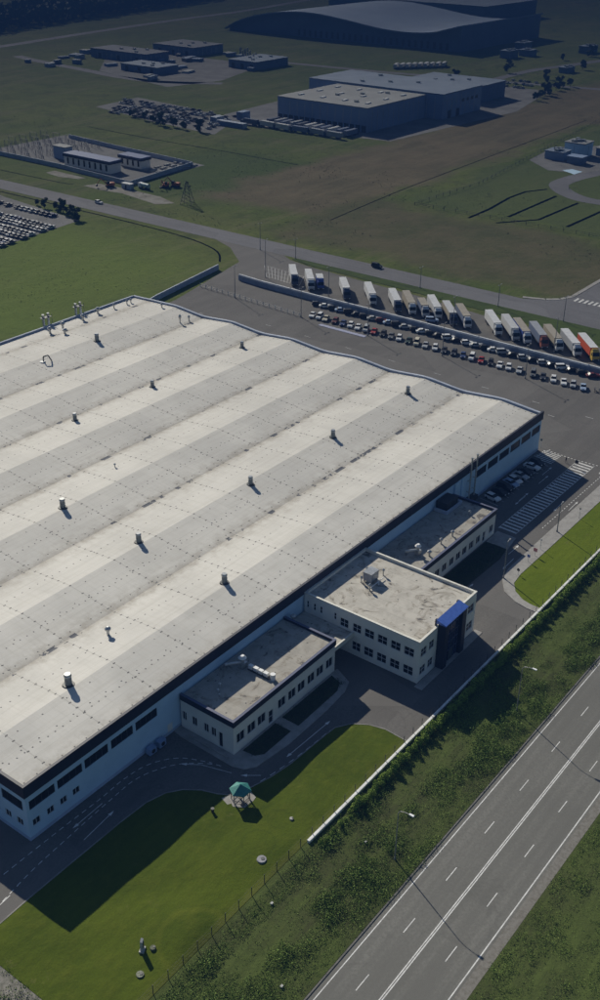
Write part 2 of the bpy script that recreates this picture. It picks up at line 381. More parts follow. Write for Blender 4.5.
# grass strip between yard and main road
s = MB(); s.prism([(273.2, -300), (273.2, 147), (272.8, 157), (271, 157.5), (269.5, 152), (268.4, 140), (267, 99), (265, 60), (259.5, 20), (255, -120), (255, -300)], 0, .12); struct('roadside_grass', s, M['strip'])

# lawn in front (kerbed) and island lawn
def grid_lawn(name, pts, z, m, amp=.12):
    import bmesh
    me = MB().sheet(pts, 0).mesh(name, m)
    bm = bmesh.new(); bm.from_mesh(me); 
    xs = [p[0] for p in pts]; ys = [p[1] for p in pts]
    for ax, lo, hi in ((0, min(xs), max(xs)), (1, min(ys), max(ys))):
        n = int((hi-lo)/1.5)
        for i in range(1, n):
            c = [0, 0, 0]; c[ax] = lo+(hi-lo)*i/n; no = [0, 0, 0]; no[ax] = 1
            bmesh.ops.bisect_plane(bm, geom=bm.verts[:]+bm.edges[:]+bm.faces[:], plane_co=c, plane_no=no)
    bmesh.ops.triangulate(bm, faces=bm.faces)
    for v in bm.verts:
        edge = v.is_boundary
        h = 0 if edge else amp*(math.sin(v.co.x*.35+1.3*math.sin(v.co.y*.3))*math.cos(v.co.y*.42+v.co.x*.1)+.6)
        for mx, my, r, hh in ((1, -29.5, 5.0, .55), (22, -29, 4, .3)):       # low mounds
            d = math.hypot(v.co.x-mx, v.co.y-my)/r
            if not edge: h += hh*math.exp(-d*d)
        v.co.z = z+max(h, 0)
    for f in bm.faces: f.smooth = True
    bm.to_mesh(me); bm.free(); o = obj(name, me, m); return tag(o, kind='structure')
lawnA = [(-17.8, -34.4), (-17.8, -8.9), (-13, -8.8), (-8, -8.6), (0, -8.5), (11.4, -8.4), (17, -8.6), (20.5, -9.6), (22.8, -11.3), (24.6, -13.8), (25.6, -16.5), (26.6, -18.2), (29.7, -19.8), (34, -21), (38.6, -21.7), (46, -22.0), (51, -22.3), (53.6, -24), (55.3, -26.6), (56.1, -29.6), (55.8, -34.4)]
grid_lawn('front_lawn', lawnA, .10, M['lawn'])
s = MB()
for a, b in zip(lawnA[1:-1], lawnA[2:]):
    d = (Vector((*b, 0))-Vector((*a, 0))).normalized(); n = Vector((-d.y, d.x, 0))*.22
    s.prism([a, b, (b[0]+n.x, b[1]+n.y), (a[0]+n.x, a[1]+n.y)], .02, .14)
struct('lawn_kerb', s, mat('worn_kerb', (.26, .25, .23), (.18, .175, .16), .4, .9))
isl = [(107.8, -34.4), (107.9, -32), (108.5, -29.9), (110.3, -27.3), (113, -25.5), (117.2, -25), (134, -25.1), (175, -25.1), (420, -25.1), (420, -34.4)]
grid_lawn('island_lawn', isl, .10, M['lawn2'], .06)
s = MB(); outer = [(106, -34.4), (106.1, -32), (106.8, -29), (108.8, -25.4), (112.7, -22.8), (117.4, -21.8), (144, -21.6), (420, -21.6)]
s.prism(outer+[(420, -25.1), (175, -25.1), (134, -25.1), (117.2, -25), (113, -25.5), (110.3, -27.3), (108.5, -29.9), (107.9, -32), (107.8, -34.4)], .02, .16)
struct('island_pavement', s, M['paving'])
# pavement and beds round the low wings
s = MB(); s.prism([(32.6, -.05), (32.3, -2.1), (32.1, -14.2), (32.8, -16.2), (34.6, -17.5), (42.5, -18.4), (54, -18.3), (60.3, -17.8), (63.1, -16.8), (65.0, -12.7), (64.2, -12.6), (34.4, -12.6), (34.4, -.05)], .02, .16)
struct('wing_pavement', s, M['paving'])
s = MB(); s.prism([(36.2, -13.1), (45.3, -13.1), (45.3, -16.6), (37.8, -16.6), (36.5, -15.5)], .1, .22); s.prism([(47.3, -13.1), (62.6, -13.1), (61.8, -15.6), (59.5, -16.6), (47.3, -16.8)], .1, .22)
s.prism([(93.5, -12.3), (124.5, -12.3), (124.5, -17.6), (120, -18.3), (93.5, -17.6)], .02, .2)
struct('planting_beds', s, M['hedge_soil'])
s = MB(); s.prism([(124.5, -12.3), (130.5, -12.0), (130.3, -17.0), (124.5, -17.8)], .02, .15); s.prism([(69.6, -27.2), (92.8, -27.2), (92.8, -28.9), (69.6, -28.9)], .02, .10); s.prism([(33.0, -2.5), (33.35, -2.5), (33.35, -12.4), (33.0, -12.4)], .16, .42)
struct('entrance_pavement', s, M['paving'])

# yard and service-road markings
def strip(s, a, b, wd, z):
    a, b = Vector((*a, 0)), Vector((*b, 0)); d = (b-a).normalized(); n = Vector((-d.y, d.x, 0))*wd/2
    s.sheet([(a-n)[:2], (b-n)[:2], (b+n)[:2], (a+n)[:2]], z)
def dashline(s, pts, on, off, wd, z=.032):
    left = 0; drawing = True; rem = on
    for a, b in zip(pts, pts[1:]):
        A, B = Vector((*a, 0)), Vector((*b, 0)); L = (B-A).length; t = 0
        while t < L-1e-6:
            st = min(rem, L-t)
            if drawing: p = A.lerp(B, t/L); q = A.lerp(B, (t+st)/L); strip(s, p[:2], q[:2], wd, z)
            t += st; rem -= st
            if rem <= 1e-6: drawing = not drawing; rem = on if drawing else off
def smooth(pts, n=8):
    out = []
    P = [pts[0]]+list(pts)+[pts[-1]]
    for i in range(1, len(P)-2):
        for k in range(n):
            t = k/n; p0, p1, p2, p3 = P[i-1], P[i], P[i+1], P[i+2]
            out.append(tuple(.5*((2*p1[j])+(-p0[j]+p2[j])*t+(2*p0[j]-5*p1[j]+4*p2[j]-p3[j])*t*t+(-p0[j]+3*p1[j]-3*p2[j]+p3[j])*t**3) for j in (0, 1)))
    return out+[pts[-1]]
def arrow(s, a, b, z=.033, head=1.1):
    a, b = Vector((*a, 0)), Vector((*b, 0)); d = (b-a).normalized(); n = Vector((-d.y, d.x, 0)); c = b-d*head
    strip(s, a[:2], c[:2], .13, z); s.sheet([(c+n*.32)[:2], (c-n*.32)[:2], b[:2]], z)
s = MB()
dashline(s, smooth([(-12, -6.1), (-4.4, -4.8), (2.2, -4.2), (13.8, -3.4), (20.5, -3.4), (26.6, -6.2), (30.2, -10.5), (31.2, -13)]), .9, .7, .13)
dashline(s, smooth([(-7, -1.9), (4.3, -1.8), (12.8, -1.9), (18.9, -1.7), (24, -2.6), (28.2, -5.6), (30.7, -10.8)]), .9, .7, .13)
dashline(s, smooth([(26, -18.3), (31, -19.9), (40, -21.3), (50, -21.9)]), 1.2, 1.0, .12)
dashline(s, [(176.8, -2.2), (176.3, -10.5), (176.8, -16.7)], .5, .5, .3); dashline(s, [(138.3, -19.7), (260, -19.9)], .7, .6, .16)
dashline(s, [(177.6, -2.6), (171.5, -1.0)], .5, .5, .3)
arrow(s, (12.5, -2.9), (5.8, -3.2)); arrow(s, (5.2, -6.4), (12.5, -5.6)); arrow(s, (-9, -5.8), (-13, -6.2))
arrow(s, (29.2, -9.6), (27.2, -6.7)); arrow(s, (33.5, -17.9+-1.4), (31.4, -16.6)); strip(s, (29.2, -9.6), (30.9, -15), .1, .033)
arrow(s, (46, -20.2), (39.7, -20.0)); arrow(s, (46, -20.2), (52, -20.4))
for x0, x1, y in ((147, 152, -6.9-2.2), (158, 163.5, -8.9), (145, 139.5, -12.0), (161, 155, -12.4), (150, 144.6, -9.3), (163, 168.5, -7.5)): arrow(s, (x0, y), (x1, y))
arrow(s, (153, -18.0), (147.5, -18.2)); arrow(s, (150, -20.9), (155.6, -20.8)); arrow(s, (101, -20), (96, -20)); arrow(s, (103, -18.6), (107.5, -18.6)); arrow(s, (122, -20.7), (116.5, -20.9)); arrow(s, (123, -18.9), (128, -18.9)); arrow(s, (178, -20.9+2), (172.5, -19+.2))
for k in range(30):                                      # crosshatch bars
    x0 = 132.2+k*1.47; s.sheet([(x0, -15.9), (x0+.62, -15.9), (x0+.82, -11.5), (x0+.2, -11.5)], .032)
strip(s, (132, -11.45), (176, -11.2), .12, .0325); strip(s, (132, -16.0), (176, -16.0), .12, .0325)
for k in range(7): x0 = 171+k*.0; s.sheet([(170.2+k*.9, -6.6), (170.55+k*.9, -6.6), (170.9+k*.9, -1.4), (170.55+k*.9, -1.4)], .032)
for k in range(12): strip(s, (139.5+k*2.7, -1.0), (138.7+k*2.7, -6.4), .1, .032)
struct('service_road_markings', s, M['paint'])
s = MB()                                                 # faint lane dashes across the yard
for x0, y0, n in ((197, 150, 9), (205, 118, 9)):
    for k in range(n): strip(s, (x0-.2*k, y0-k*17), (x0-.2*k, y0-k*17-2.4), .28, .032)
for k in range(12): strip(s, (199.5-.2*k, 144-k*17), (199.5-.2*k, 144-k*17-2.0), .28, .032)
for k in range(26): strip(s, (243+.0*k, 158-k*.0-.0), (243, 157.9), .01, .032) if k == 0 else None
for k in range(12):                                      # empty hatched bays left of the trucks
    strip(s, (257.5-k*.15, 161-k*1.9), (246.5-k*.1, 151-k*1.5), .3, .032)
for k in range(4): strip(s, (258-k*3.6, 160.5-k*2.8), (255.5-k*3.2, 136-k*0.0), .22, .032)
struct('yard_markings', s, M['oldpaint'])
s = MB(); s.prism([(216, 84.5), (217.6, 84.5), (217.4, 103.5), (215.8, 103.5)], .02, .14); struct('pale_kerb_island', s, mat('pale_blue_kerb', (.36, .38, .52), (.30, .32, .45), 1, .8))

# loop road on the right, far roads
def ribbon(s, pts, wd, z):
    pts = [Vector((*p, 0)) for p in pts]; L = []; Rr = []
    for i, p in enumerate(pts):
        d = (pts[min(i+1, len(pts)-1)]-pts[max(i-1, 0)]).normalized(); n = Vector((-d.y, d.x, 0))*wd/2
        L.append(p+n); Rr.append(p-n)
    o = len(s.v); s.v += [(p.x, p.y, z) for p in L+Rr]; n = len(pts)
    for i in range(n-1): s.f.append((o+n+i, o+n+i+1, o+i+1, o+i)); s.mi.append(0)
s = MB(); ribbon(s, smooth([(620, 90), (560, 118), (500, 127), (480, 131), (462, 131), (449, 122), (440.5, 108), (440.5, 90), (440.5, 40), (440, -80)]), 10, .05); struct('loop_road', s, M['road'])
s = MB(); ribbon(s, smooth([(620, 780), (784, 808), (920, 826), (1069, 841), (1300, 890), (1700, 980)]), 12, .06)
ribbon(s, smooth([(720, 560), (735, 420), (752, 330), (770, 240), (800, 100), (830, -60)]), 9, .07)
ribbon(s, smooth([(600, 720), (592, 690), (580, 612), (572, 560), (576, 520), (600, 480)]), 10, .05)
ribbon(s, smooth([(640, 380), (700, 330), (760, 330), (830, 330), (930, 310), (1100, 280)]), 9, .065)
struct('far_roads', s, M['road'])
s = MB(); s.sheet([(478, 372), (498, 258), (640, 248), (735, 270), (735, 330), (690, 352), (640, 390), (590, 400), (500, 392)], .05)
s.sheet([(493, 132), (488, 150), (505, 170), (545, 175), (575, 150), (565, 118), (520, 124)], .055); s.sheet([(445, 352), (452, 412), (466, 478), (512, 484), (505, 430), (492, 374)], .045)
s.sheet([(325, 300), (325, 420), (385, 420), (378, 300)], .05); s.sheet([(205, 262), (257, 268), (266, 345), (266, 420), (205, 420)], .05)
s.sheet([(560, 500), (610, 490), (700, 520), (700, 640), (640, 650), (585, 600)], .05)
struct('far_yards', s, mat('far_yard', (.17, .17, .17), (.11, .11, .11), .08, .95))
s = MB()
for pts in ([(373.5, 134), (395, 134.5), (420, 137.5), (436, 137), (448, 131)], [(386.9, 120.7), (438, 121)], [(374, 120), (391.6, 107.5), (432, 106.7)], [(388.4, 92), (423, 91.3), (436, 92)], [(395, 78), (436, 74)]):
    ribbon(s, pts, 1.5, .07)
for pts, wd in (([(269.5, 520), (269.3, 400), (269.6, 300), (268.6, 225), (262, 192), (250, 178)], .8), ([(411, 262), (412, 314), (411, 366), (413, 430)], .7), ([(330, 181), (400, 187), (487, 191), (640, 197)], .5), ([(300, 380), (301, 330), (303, 322)], .6)):
    ribbon(s, smooth(pts, 5), wd, .066)
struct('ditches', s, mat('ditch_soil', (.004, .005, .005), (.008, .009, .008), .5, 1.0, spec=0))

# ------------------------------------------------------------------ walls with real openings, windows
class Face:
    """a vertical wall face: origin, horizontal direction u, outward normal n"""
    def __init__(s, o, u, n): s.o = Vector(o); s.u = Vector(u); s.n = Vector(n)
    def p(s, a, z, d=0): return s.o+s.u*a+Vector((0, 0, z))+s.n*d
    def quad(s, mb, a0, a1, z0, z1, d=0): mb.add([s.p(a0, z0, d), s.p(a1, z0, d), s.p(a1, z1, d), s.p(a0, z1, d)], [(0, 1, 2, 3)])
    def block(s, mb, a0, a1, z0, z1, d0, d1):
        mb.add([s.p(a, z, d) for d in (d0, d1) for a, z in ((a0, z0), (a1, z0), (a1, z1), (a0, z1))],
               [(0, 1, 2, 3), (7, 6, 5, 4), (0, 4, 5, 1), (1, 5, 6, 2), (2, 6, 7, 3), (3, 7, 4, 0)])
def wall_face(mb, F, length, z0, z1, holes, rev=.22):
    A = sorted({0, length, *[h[0] for h in holes], *[h[1] for h in holes]}); Z = sorted({z0, z1, *[h[2] for h in holes], *[h[3] for h in holes]})
    for a0, a1 in zip(A, A[1:]):
        for b0, b1 in zip(Z, Z[1:]):
            ca, cz = (a0+a1)/2, (b0+b1)/2
            if any(h[0] < ca < h[1] and h[2] < cz < h[3] for h in holes): continue
            F.quad(mb, a0, a1, b0, b1)
    for h in holes:
        a0, a1, b0, b1 = h[:4]
        for (pa, pz, qa, qz) in ((a0, b0, a1, b0), (a1, b0, a1, b1), (a1, b1, a0, b1), (a0, b1, a0, b0)):
            mb.add([F.p(pa, pz), F.p(pa, pz, -rev), F.p(qa, qz, -rev), F.p(qa, qz)], [(0, 1, 2, 3)])
        F.quad(mb, a0, a1, b0, b1, -rev)
def window(parent, F, a0, a1, z0, z1, cols, rows=1, fm=None, name='window', rev=.22, fw=.09, mw=.07, pm=None):
    b = MB(); fm = fm or M['frame']
    F.block(b, a0, a0+fw, z0, z1, -rev+.02, -rev+.12); F.block(b, a1-fw, a1, z0, z1, -rev+.02, -rev+.12)
    F.block(b, a0+fw, a1-fw, z0, z0+fw, -rev+.02, -rev+.12); F.block(b, a0+fw, a1-fw, z1-fw, z1, -rev+.02, -rev+.12)
    for k in range(1, cols):
        c = a0+(a1-a0)*k/cols; F.block(b, c-mw/2, c+mw/2, z0+fw, z1-fw, -rev+.02, -rev+.11)
    for k in range(1, rows):
        c = z0+(z1-z0)*k/rows; F.block(b, a0+fw, a1-fw, c-mw/2, c+mw/2, -rev+.02, -rev+.105)
    f = obj(name, b, fm, parent, True)
    g = MB(); F.block(g, a0+.01, a1-.01, z0+.01, z1-.01, -rev+.004, -rev+.045)
    obj('pane', g, pm or M['glass'], f, True)
    return f

# ------------------------------------------------------------------ the warehouse
LW, WW, HW = 175.5, 151.3, 11.5
RIDGE, VALLEY = 11.45, 10.38
def zr(y):
    if y >= 5.5*P_BAY: return RIDGE-(y-5.5*P_BAY)/(WW-5.5*P_BAY)*.85
    m = (y % P_BAY)/P_BAY; tri = 1-abs(2*m-1)
    return VALLEY+(RIDGE-VALLEY)*tri
wh = thing('warehouse', 'huge white warehouse with long ridged pale roof and navy fascia', 'warehouse', (0, 0, 0))
ribs = [(.6, 5.8, 6, 7.85), (6.35, 11.6, 6, 7.85), (12.15, 17.35, 6, 7.95), (18.05, 23.1, 6, 7.95), (23.75, 28.95, 6, 7.9)]
ribsR = [(140.5+k*5.97, 145.8+k*5.97, 5.75, 7.9) for k in range(5)]+[(170.3, 175.0, 5.75, 7.9)]
small = [(.85, 2.35), (3.75, 5.2), (6.5, 7.9), (9.15, 10.65)]
F1 = Face((0, 0, 0), (1, 0, 0), (0, -1, 0))
holes = ribs+ribsR+[(a, b, 2.4, 3.8) for a, b in small]
b = MB(); wall_face(b, F1, LW, 0, 9.16, holes)
F2 = Face((0, WW, 0), (0, -1, 0), (-1, 0, 0))       # u runs towards the near corner
sw = [(WW-(.9+6.0*k)-5.0, WW-(.9+6.0*k), 5.8, 7.9) for k in range(6)]
sws = [(WW-2.85, WW-1.35, 2.2, 3.7), (WW-5.65, WW-4.2, 2.2, 3.7), (WW-8.5, WW-7.0, 2.2, 3.7)]
wall_face(b, F2, WW, 0, 9.16, sw+sws)
Face((LW, 0, 0), (0, 1, 0), (1, 0, 0)).quad(b, 0, WW, 0, 9.16); Face((LW, WW, 0), (-1, 0, 0), (0, 1, 0)).quad(b, 0, LW, 0, 9.16)
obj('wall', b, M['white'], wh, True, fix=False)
b = MB(); F1.block(b, 0, LW, 0.02, .7, 0, .06); F2.block(b, 0, WW+.06, .02, .7, 0, .06); obj('plinth', b, mat('blue_plinth', (.40, .50, .66), (.34, .43, .58), .4, .8), wh, True)
for h in ribs+ribsR: window(wh, F1, *h, 4 if h[0] < 100 else 3, fm=M['darkframe'])
for h in sw: window(wh, F2, *h, 4, fm=M['darkframe'])
for a, c in small: window(wh, F1, a, c, 2.4, 3.8, 2)
for h in sws: window(wh, F2, *h, 2)
b = MB(); b.box(-.25, LW+.25, -.25, 0.25, 9.16, HW); b.box(-.25, .25, .25, WW+.25, 9.16, HW)
obj('fascia', b, M['navy'], wh, True)
b = MB()
for y0 in [0]: pass
ys = sorted(set([.25]+[k*P_BAY/2 for k in range(1, 12)]+[WW-.3]))
ys2 = np.concatenate([np.linspace(a, c, 7)[:-1] for a, c in zip(ys, ys[1:])]+[[ys[-1]]])
n = len(ys2); b.add([(x, y, zr(y)) for x in (.25, LW-.5) for y in ys2], [(i, n+i, n+i+1, i+1) for i in range(n-1)])
obj('roof', b, M['roof'], wh, True, fix=False)
b = MB()                                                 # wavy coping over the far gable
yy = np.arange(0.26, WW+.2, 1.0); top = [zr(y)+.55 for y in yy]
# soften the wave of the coping
k = np.ones(5)/5; tp = np.convolve(np.pad(top, 2, 'edge'), k, 'valid')
n = len(yy)
vs = [(x, y, z) for x in (LW-.5, LW+.25) for y, z in zip(yy, tp)]+[(x, y, 9.16) for x in (LW-.5, LW+.25) for y in yy]
fs = []
for i in range(n-1):
    fs += [(i, n+i, n+i+1, i+1), (2*n+i, i, i+1, 2*n+i+1), (n+i, 3*n+i, 3*n+i+1, n+i+1)]
fs += [(0, n, 3*n, 2*n), (n-1, 2*n+n-1, 3*n+n-1, 2*n-1)]
b.add(vs, fs); b.box(.26, LW-.5, WW-.3, WW+.25, 9.16, 11.2)
obj('coping', b, M['bluewall'], wh, True)
for x in (136.3, 138.9):                                 # flues up the wall
    b = MB(); b.cyl(x, -.75, 2.4, 13.2, .21); b.cyl(x, -.75, 13.2, 13.5, .34, .28)
    for z in (4, 7, 9.6): b.box(x-.1, x+.1, -.55, 0.0, z, z+.2)
    obj('flue', b, M['steel'], wh, True)
b = MB(); b.box(135.6, 139.7, -1.5, -.01, 1.2, 2.4); obj('flue_base', b, M['black'], wh, True)
b = MB(); b.box(129.6, 131.4, -.5, -.01, 0.02, 9.1); b.box(133.2, 134.0, -.35, -.01, .02, 9.1); obj('duct_casing', b, M['white'], wh, True)
b = MB(); F1.block(b, 31.2, 32.4, .02, 2.3, 0.0, .05); obj('door', b, M['cream'], wh, True)

# utility boxes by the long wall
def utility_box(x, lab):
    t = thing('cooling_unit', lab, 'air conditioner', (x, -1.0, .02))
    b = MB(); b.box(-.8, .8, -.55, .55, .25, 1.5); obj('casing', b, M['farwall'], t)
    b = MB(); b.cyl(0, 0, 0, .06, .42, n=16); o = obj('fan', b, M['black'], t); o.rotation_euler = (math.pi/2, 0, 0); o.location = (0, -.56, .9)
    for sx in (-.6, .6):
        b = MB(); b.box(sx-.08, sx+.08, -.5, .5, 0, .25); obj('leg', b, M['darksteel'], t)
utility_box(26.0, 'pale blue cooling unit against the long white wall, nearer the corner windows')
utility_box(28.4, 'pale blue cooling unit against the long white wall, nearer the low wing')

# ------------------------------------------------------------------ the office block
OX0, OX1, OY, OH = 70.74, 92.22, -27.08, 9.66
of = thing('office_building', 'two-storey cream office block with stained flat roof and blue portal', 'office building', (OX0, OY, 0))
FX = Face((OX0, -.26, 0), (0, -1, 0), (-1, 0, 0)); FY = Face((OX0, OY, 0), (1, 0, 0), (0, -1, 0))
hx = [(-a-.26, -c-.26, 6.3, 7.95, 1, 2) for a, c in ((-.85, -1.35), (-2.5, -3.1), (-4.1, -4.7), (-7.5, -8.1))]
hx += [(-a-.26, -c-.26, 5.5, 7.45, 2, 2) for a, c in ((-9.0, -11.0), (-12, -14), (-14.8, -17), (-17.8, -20), (-20.8, -23), (-23.8, -26))]
hx += [(-a-.26, -c-.26, 1.15, 3.2, 2, 2) for a, c in ((-12.0, -14), (-14.8, -17), (-17.8, -20), (-20.8, -23), (-23.8, -26))]
hy = [(a-OX0, c-OX0, z0, z1, 2, 2) for a, c in ((71.5, 73.6), (74.4, 76.3), (89.1, 91.5)) for z0, z1 in ((5.5, 7.5), (1.3, 3.3))]
b = MB(); wall_face(b, FX, -.26-OY, 0, OH-.25, [h[:4] for h in hx]); wall_face(b, FY, OX1-OX0, 0, OH-.25, [h[:4] for h in hy])
Face((OX1, OY, 0), (0, 1, 0), (1, 0, 0)).quad(b, 0, -.26-OY, 0, OH-.25)
# inner sides of the parapet
b.box(OX0+.02, OX0+.35, OY+.02, -.27, 8.9, OH-.25); b.box(OX1-.35, OX1-.02, OY+.02, -.27, 8.9, OH-.25); b.box(OX0+.35, OX1-.35, OY+.02, OY+.35, 8.9, OH-.25); b.box(OX0+.35, OX1-.35, -.6, -.27, 8.9, OH-.25)
obj('wall', b, M['cream'], of, True, fix=False)
for h in hx: window(of, FX, *h)
for h in hy: window(of, FY, *h)
b = MB(); e = .06
b.box(OX0-e, OX0+.40, OY-e, -.22, OH-.25, OH); b.box(OX1-.40, OX1+e, OY-e, -.22, OH-.25, OH); b.box(OX0+.40, OX1-.40, OY-e, OY+.40, OH-.25, OH); b.box(OX0+.40, OX1-.40, -.66, -.22, OH-.25, OH)
obj('coping', b, M['creamcoping'], of, True)
b = MB(); b.sheet([(OX0+.3, OY+.3), (OX1-.3, OY+.3), (OX1-.3, -.5), (OX0+.3, -.5)], 9.0); obj('roof', b, M['flatroof'], of, True)
b = MB(); b.box(77.2, 78.6, OY-1.7, OY-.02, .02, 10.3); obj('column', b, M['navy'], of, True)
b = MB(); b.box(83.8, 85.3, OY-1.7, OY-.02, .02, 10.3); obj('column', b, M['navy'], of, True)
b = MB(); b.add([(77.0, OY-1.85, 10.3), (85.5, OY-1.85, 10.3), (85.5, OY+.3, 10.3), (77.0, OY+.3, 10.3), (77.0, OY-1.85, 10.5), (85.5, OY-1.85, 10.5), (85.5, OY+.3, 11.15), (77.0, OY+.3, 11.15)],
      [(3, 2, 1, 0), (4, 5, 6, 7), (0, 1, 5, 4), (1, 2, 6, 5), (2, 3, 7, 6), (3, 0, 4, 7)]); o = obj('portal_canopy', b, M['blue'], of, True)
b = MB(); b.box(77.02, 77.5, OY+.3, OY+.62, 9.67, 11.1); b.box(85.0, 85.48, OY+.3, OY+.62, 9.67, 11.1); obj('canopy_bracket', b, M['navy'], of, True)
b = MB(); b.box(78.6, 83.8, OY-.9, OY-.02, .02, 9.9); g = obj('entrance_glazing', b, M['navyglass'], of, True)
b = MB()
for x in np.linspace(78.9, 83.5, 6): b.box(x-.05, x+.05, OY-1.0, OY-.9, 0.05, 9.9)
for z in (2.6, 4.6, 6.6, 8.4): b.box(78.6, 83.8, OY-1.03, OY-.9, z, z+.1)
obj('glazing_bars', b, mat('navy_bars', (.09, .11, .17), None, 1, .4), g, True)
b = MB(); b.box(80.4, 82.0, OY-1.06, OY-1.0, .15, 2.5); obj('door', b, M['darkframe'], of, True)

def low_wing(name, label, x0, x1, yf, h, hfront, hleft, doors, band=1.25):
    t = thing(name, label, 'office wing', (x0, yf, 0))
    FYw = Face((x0, yf, 0), (1, 0, 0), (0, -1, 0)); FXw = Face((x0, -.3, 0), (0, -1, 0), (-1, 0, 0))
    b = MB(); zt = h-band
    fr = [(a-x0, c-x0, z0, z1) for a, c, z0, z1 in hfront+doors]; lf = [(-a-.3, -c-.3, z0, z1) for a, c, z0, z1 in hleft]
    wall_face(b, FYw, x1-x0, 0, zt, fr); wall_face(b, FXw, -.3-yf, 0, zt, lf)
    Face((x1, yf, 0), (0, 1, 0), (1, 0, 0)).quad(b, 0, -.3-yf, 0, zt)
    obj('wall', b, M['cream'], t, True, fix=False)
    for q in fr[:len(hfront)]: window(t, FYw, *q, 2, 1, fw=.07, mw=.09)
    for q in fr[len(hfront):]: window(t, FYw, *q, 1, 2, name='door', fw=.12)
    for q in lf: window(t, FXw, *q, 2 if q[1]-q[0] > .95 else 1, 1, name='window' if q[2] > 1 else 'door', fw=.07)
    b = MB(); b.box(x0-.15, x0+.3, yf-.15, -.3, zt, h); b.box(x1-.3, x1+.15, yf-.15, -.3, zt, h); b.box(x0+.3, x1-.3, yf-.15, yf+.3, zt, h)
    obj('parapet', b, M['navy'], t, True)
    b = MB(); b.box(x0-.2, x0+.33, yf-.2, -.3, h, h+.06); b.box(x1-.33, x1+.2, yf-.2, -.3, h, h+.06); b.box(x0+.33, x1-.33, yf-.2, yf+.33, h, h+.06)
    obj('coping', b, mat('blue_grey_coping', (.085, .10, .18), (.07, .085, .15), .1, .7), t, True)
    b = MB(); b.sheet([(x0+.2, yf+.2), (x1-.2, yf+.2), (x1-.2, -.27), (x0+.2, -.27)], h-.55); obj('roof', b, M['wingroof'], t, True)
    return t
hA = [(a, c, 1.95, 4.05) for a, c in ((35.3, 37.4), (38.2, 40.4), (41, 43.2), (46.8, 49.0), (49.8, 52), (52.6, 54.8), (55.6, 57.8), (58.4, 60.6), (61.4, 63.5))]
lA = [(a, c, 1.9, 3.8) for a, c in ((-.6, -1.6), (-2.9, -4.1), (-5.7, -6.8), (-7.4, -8.5))]+[(-9.1, -10.0, .3, 3.6)]
low_wing('office_wing', 'low flat-roofed wing at the near end of the office, navy parapet', 34.46, 64.2, -12.56, 7.45, hA, lA, [(44.1, 45.4, .3, 3.3)])
hB = [(a, c, 1.2, 3.15) for a, c in ((126.4, 128.2), (120.2, 122.1), (117, 119), (114, 116), (111.2, 113.2), (108.3, 110.3), (105.2, 107.2), (102.2, 104.2), (99.1, 101.1), (96.0, 98.0))]
low_wing('office_wing', 'low flat-roofed wing beyond the office, beside the crosshatched lane', 92.6, 128.97, -11.88, 6.7, hB, [], [(123.3, 124.5, .3, 3.0)])
t = thing('roof_hood', 'black boxy hood on the far low wing roof against the warehouse', 'hood', (124, -2, 6.15))
b = MB(); b.box(121.2, 126.2, -3.2, -.3, 6.15, 8.3); obj('housing', b, M['black'], t, True)
b = MB(); b.box(120.6, 126.8, -3.9, -3.5, 6.15, 6.9); b.box(120.2, 120.6, -3.9, -.3, 6.15, 6.9); b.box(126.8, 127.2, -3.9, -.3, 6.15, 6.9); obj('upstand', b, M['bluewall'], t, True)
t = thing('linking_roof', 'flat linking roof bridging the near low wing and the office', 'roof', (67.5, -6, 0))
b = MB(); b.box(64.36, 70.7, -12.1, -.3, 4.75, 5.15); obj('roof_slab', b, M['flatroof'], t, True)
b = MB(); b.box(64.36, 70.68, -12.45, -12.1, 4.5, 5.45); obj('fascia', b, M['creamcoping'], t, True)
b = MB(); b.box(64.36, 70.6, -8, -7.7, 0.02, 4.75); obj('wall', b, M['cream'], t, True)

# ------------------------------------------------------------------ rooftop plant
def make_vent(h, r, name='roof_vent'):
    t = thing(name, None, None)
    b = MB(); b.cyl(0, 0, 0, .25, r*1.35, r*1.2, 16); h *= .84; r *= .82; obj('flange', b, M['darksteel'], t)
    b = MB(); b.cyl(0, 0, .25, h*.82, r*.85, n=16); 
    for k in range(6): z = .4+k*(h*.7-.4)/6; b.cyl(0, 0, z, z+.09, r*.93, n=16)
    obj('body', b, M['ventgrey'], t)
    b = MB(); b.cyl(0, 0, h*.82, h*.86, r*1.02, n=16); b.cyl(0, 0, h*.86, h, r*1.02, r*.8, 16); obj('cap', b, M['steel'], t)
    return t
def make_mushroom(h, r):
    t = thing('mushroom_vent', None, None)
    b = MB(); b.cyl(0, 0, 0, h*.7, r*.45, n=12); obj('stack', b, M['steel'], t)
    b = MB(); b.cyl(0, 0, h*.62, h*.8, r*.9, r, 14); b.cyl(0, 0, h*.8, h, r, r*.35, 14); obj('cap', b, M['steel'], t)
    return t
GV = 'ventilators along the warehouse roof'
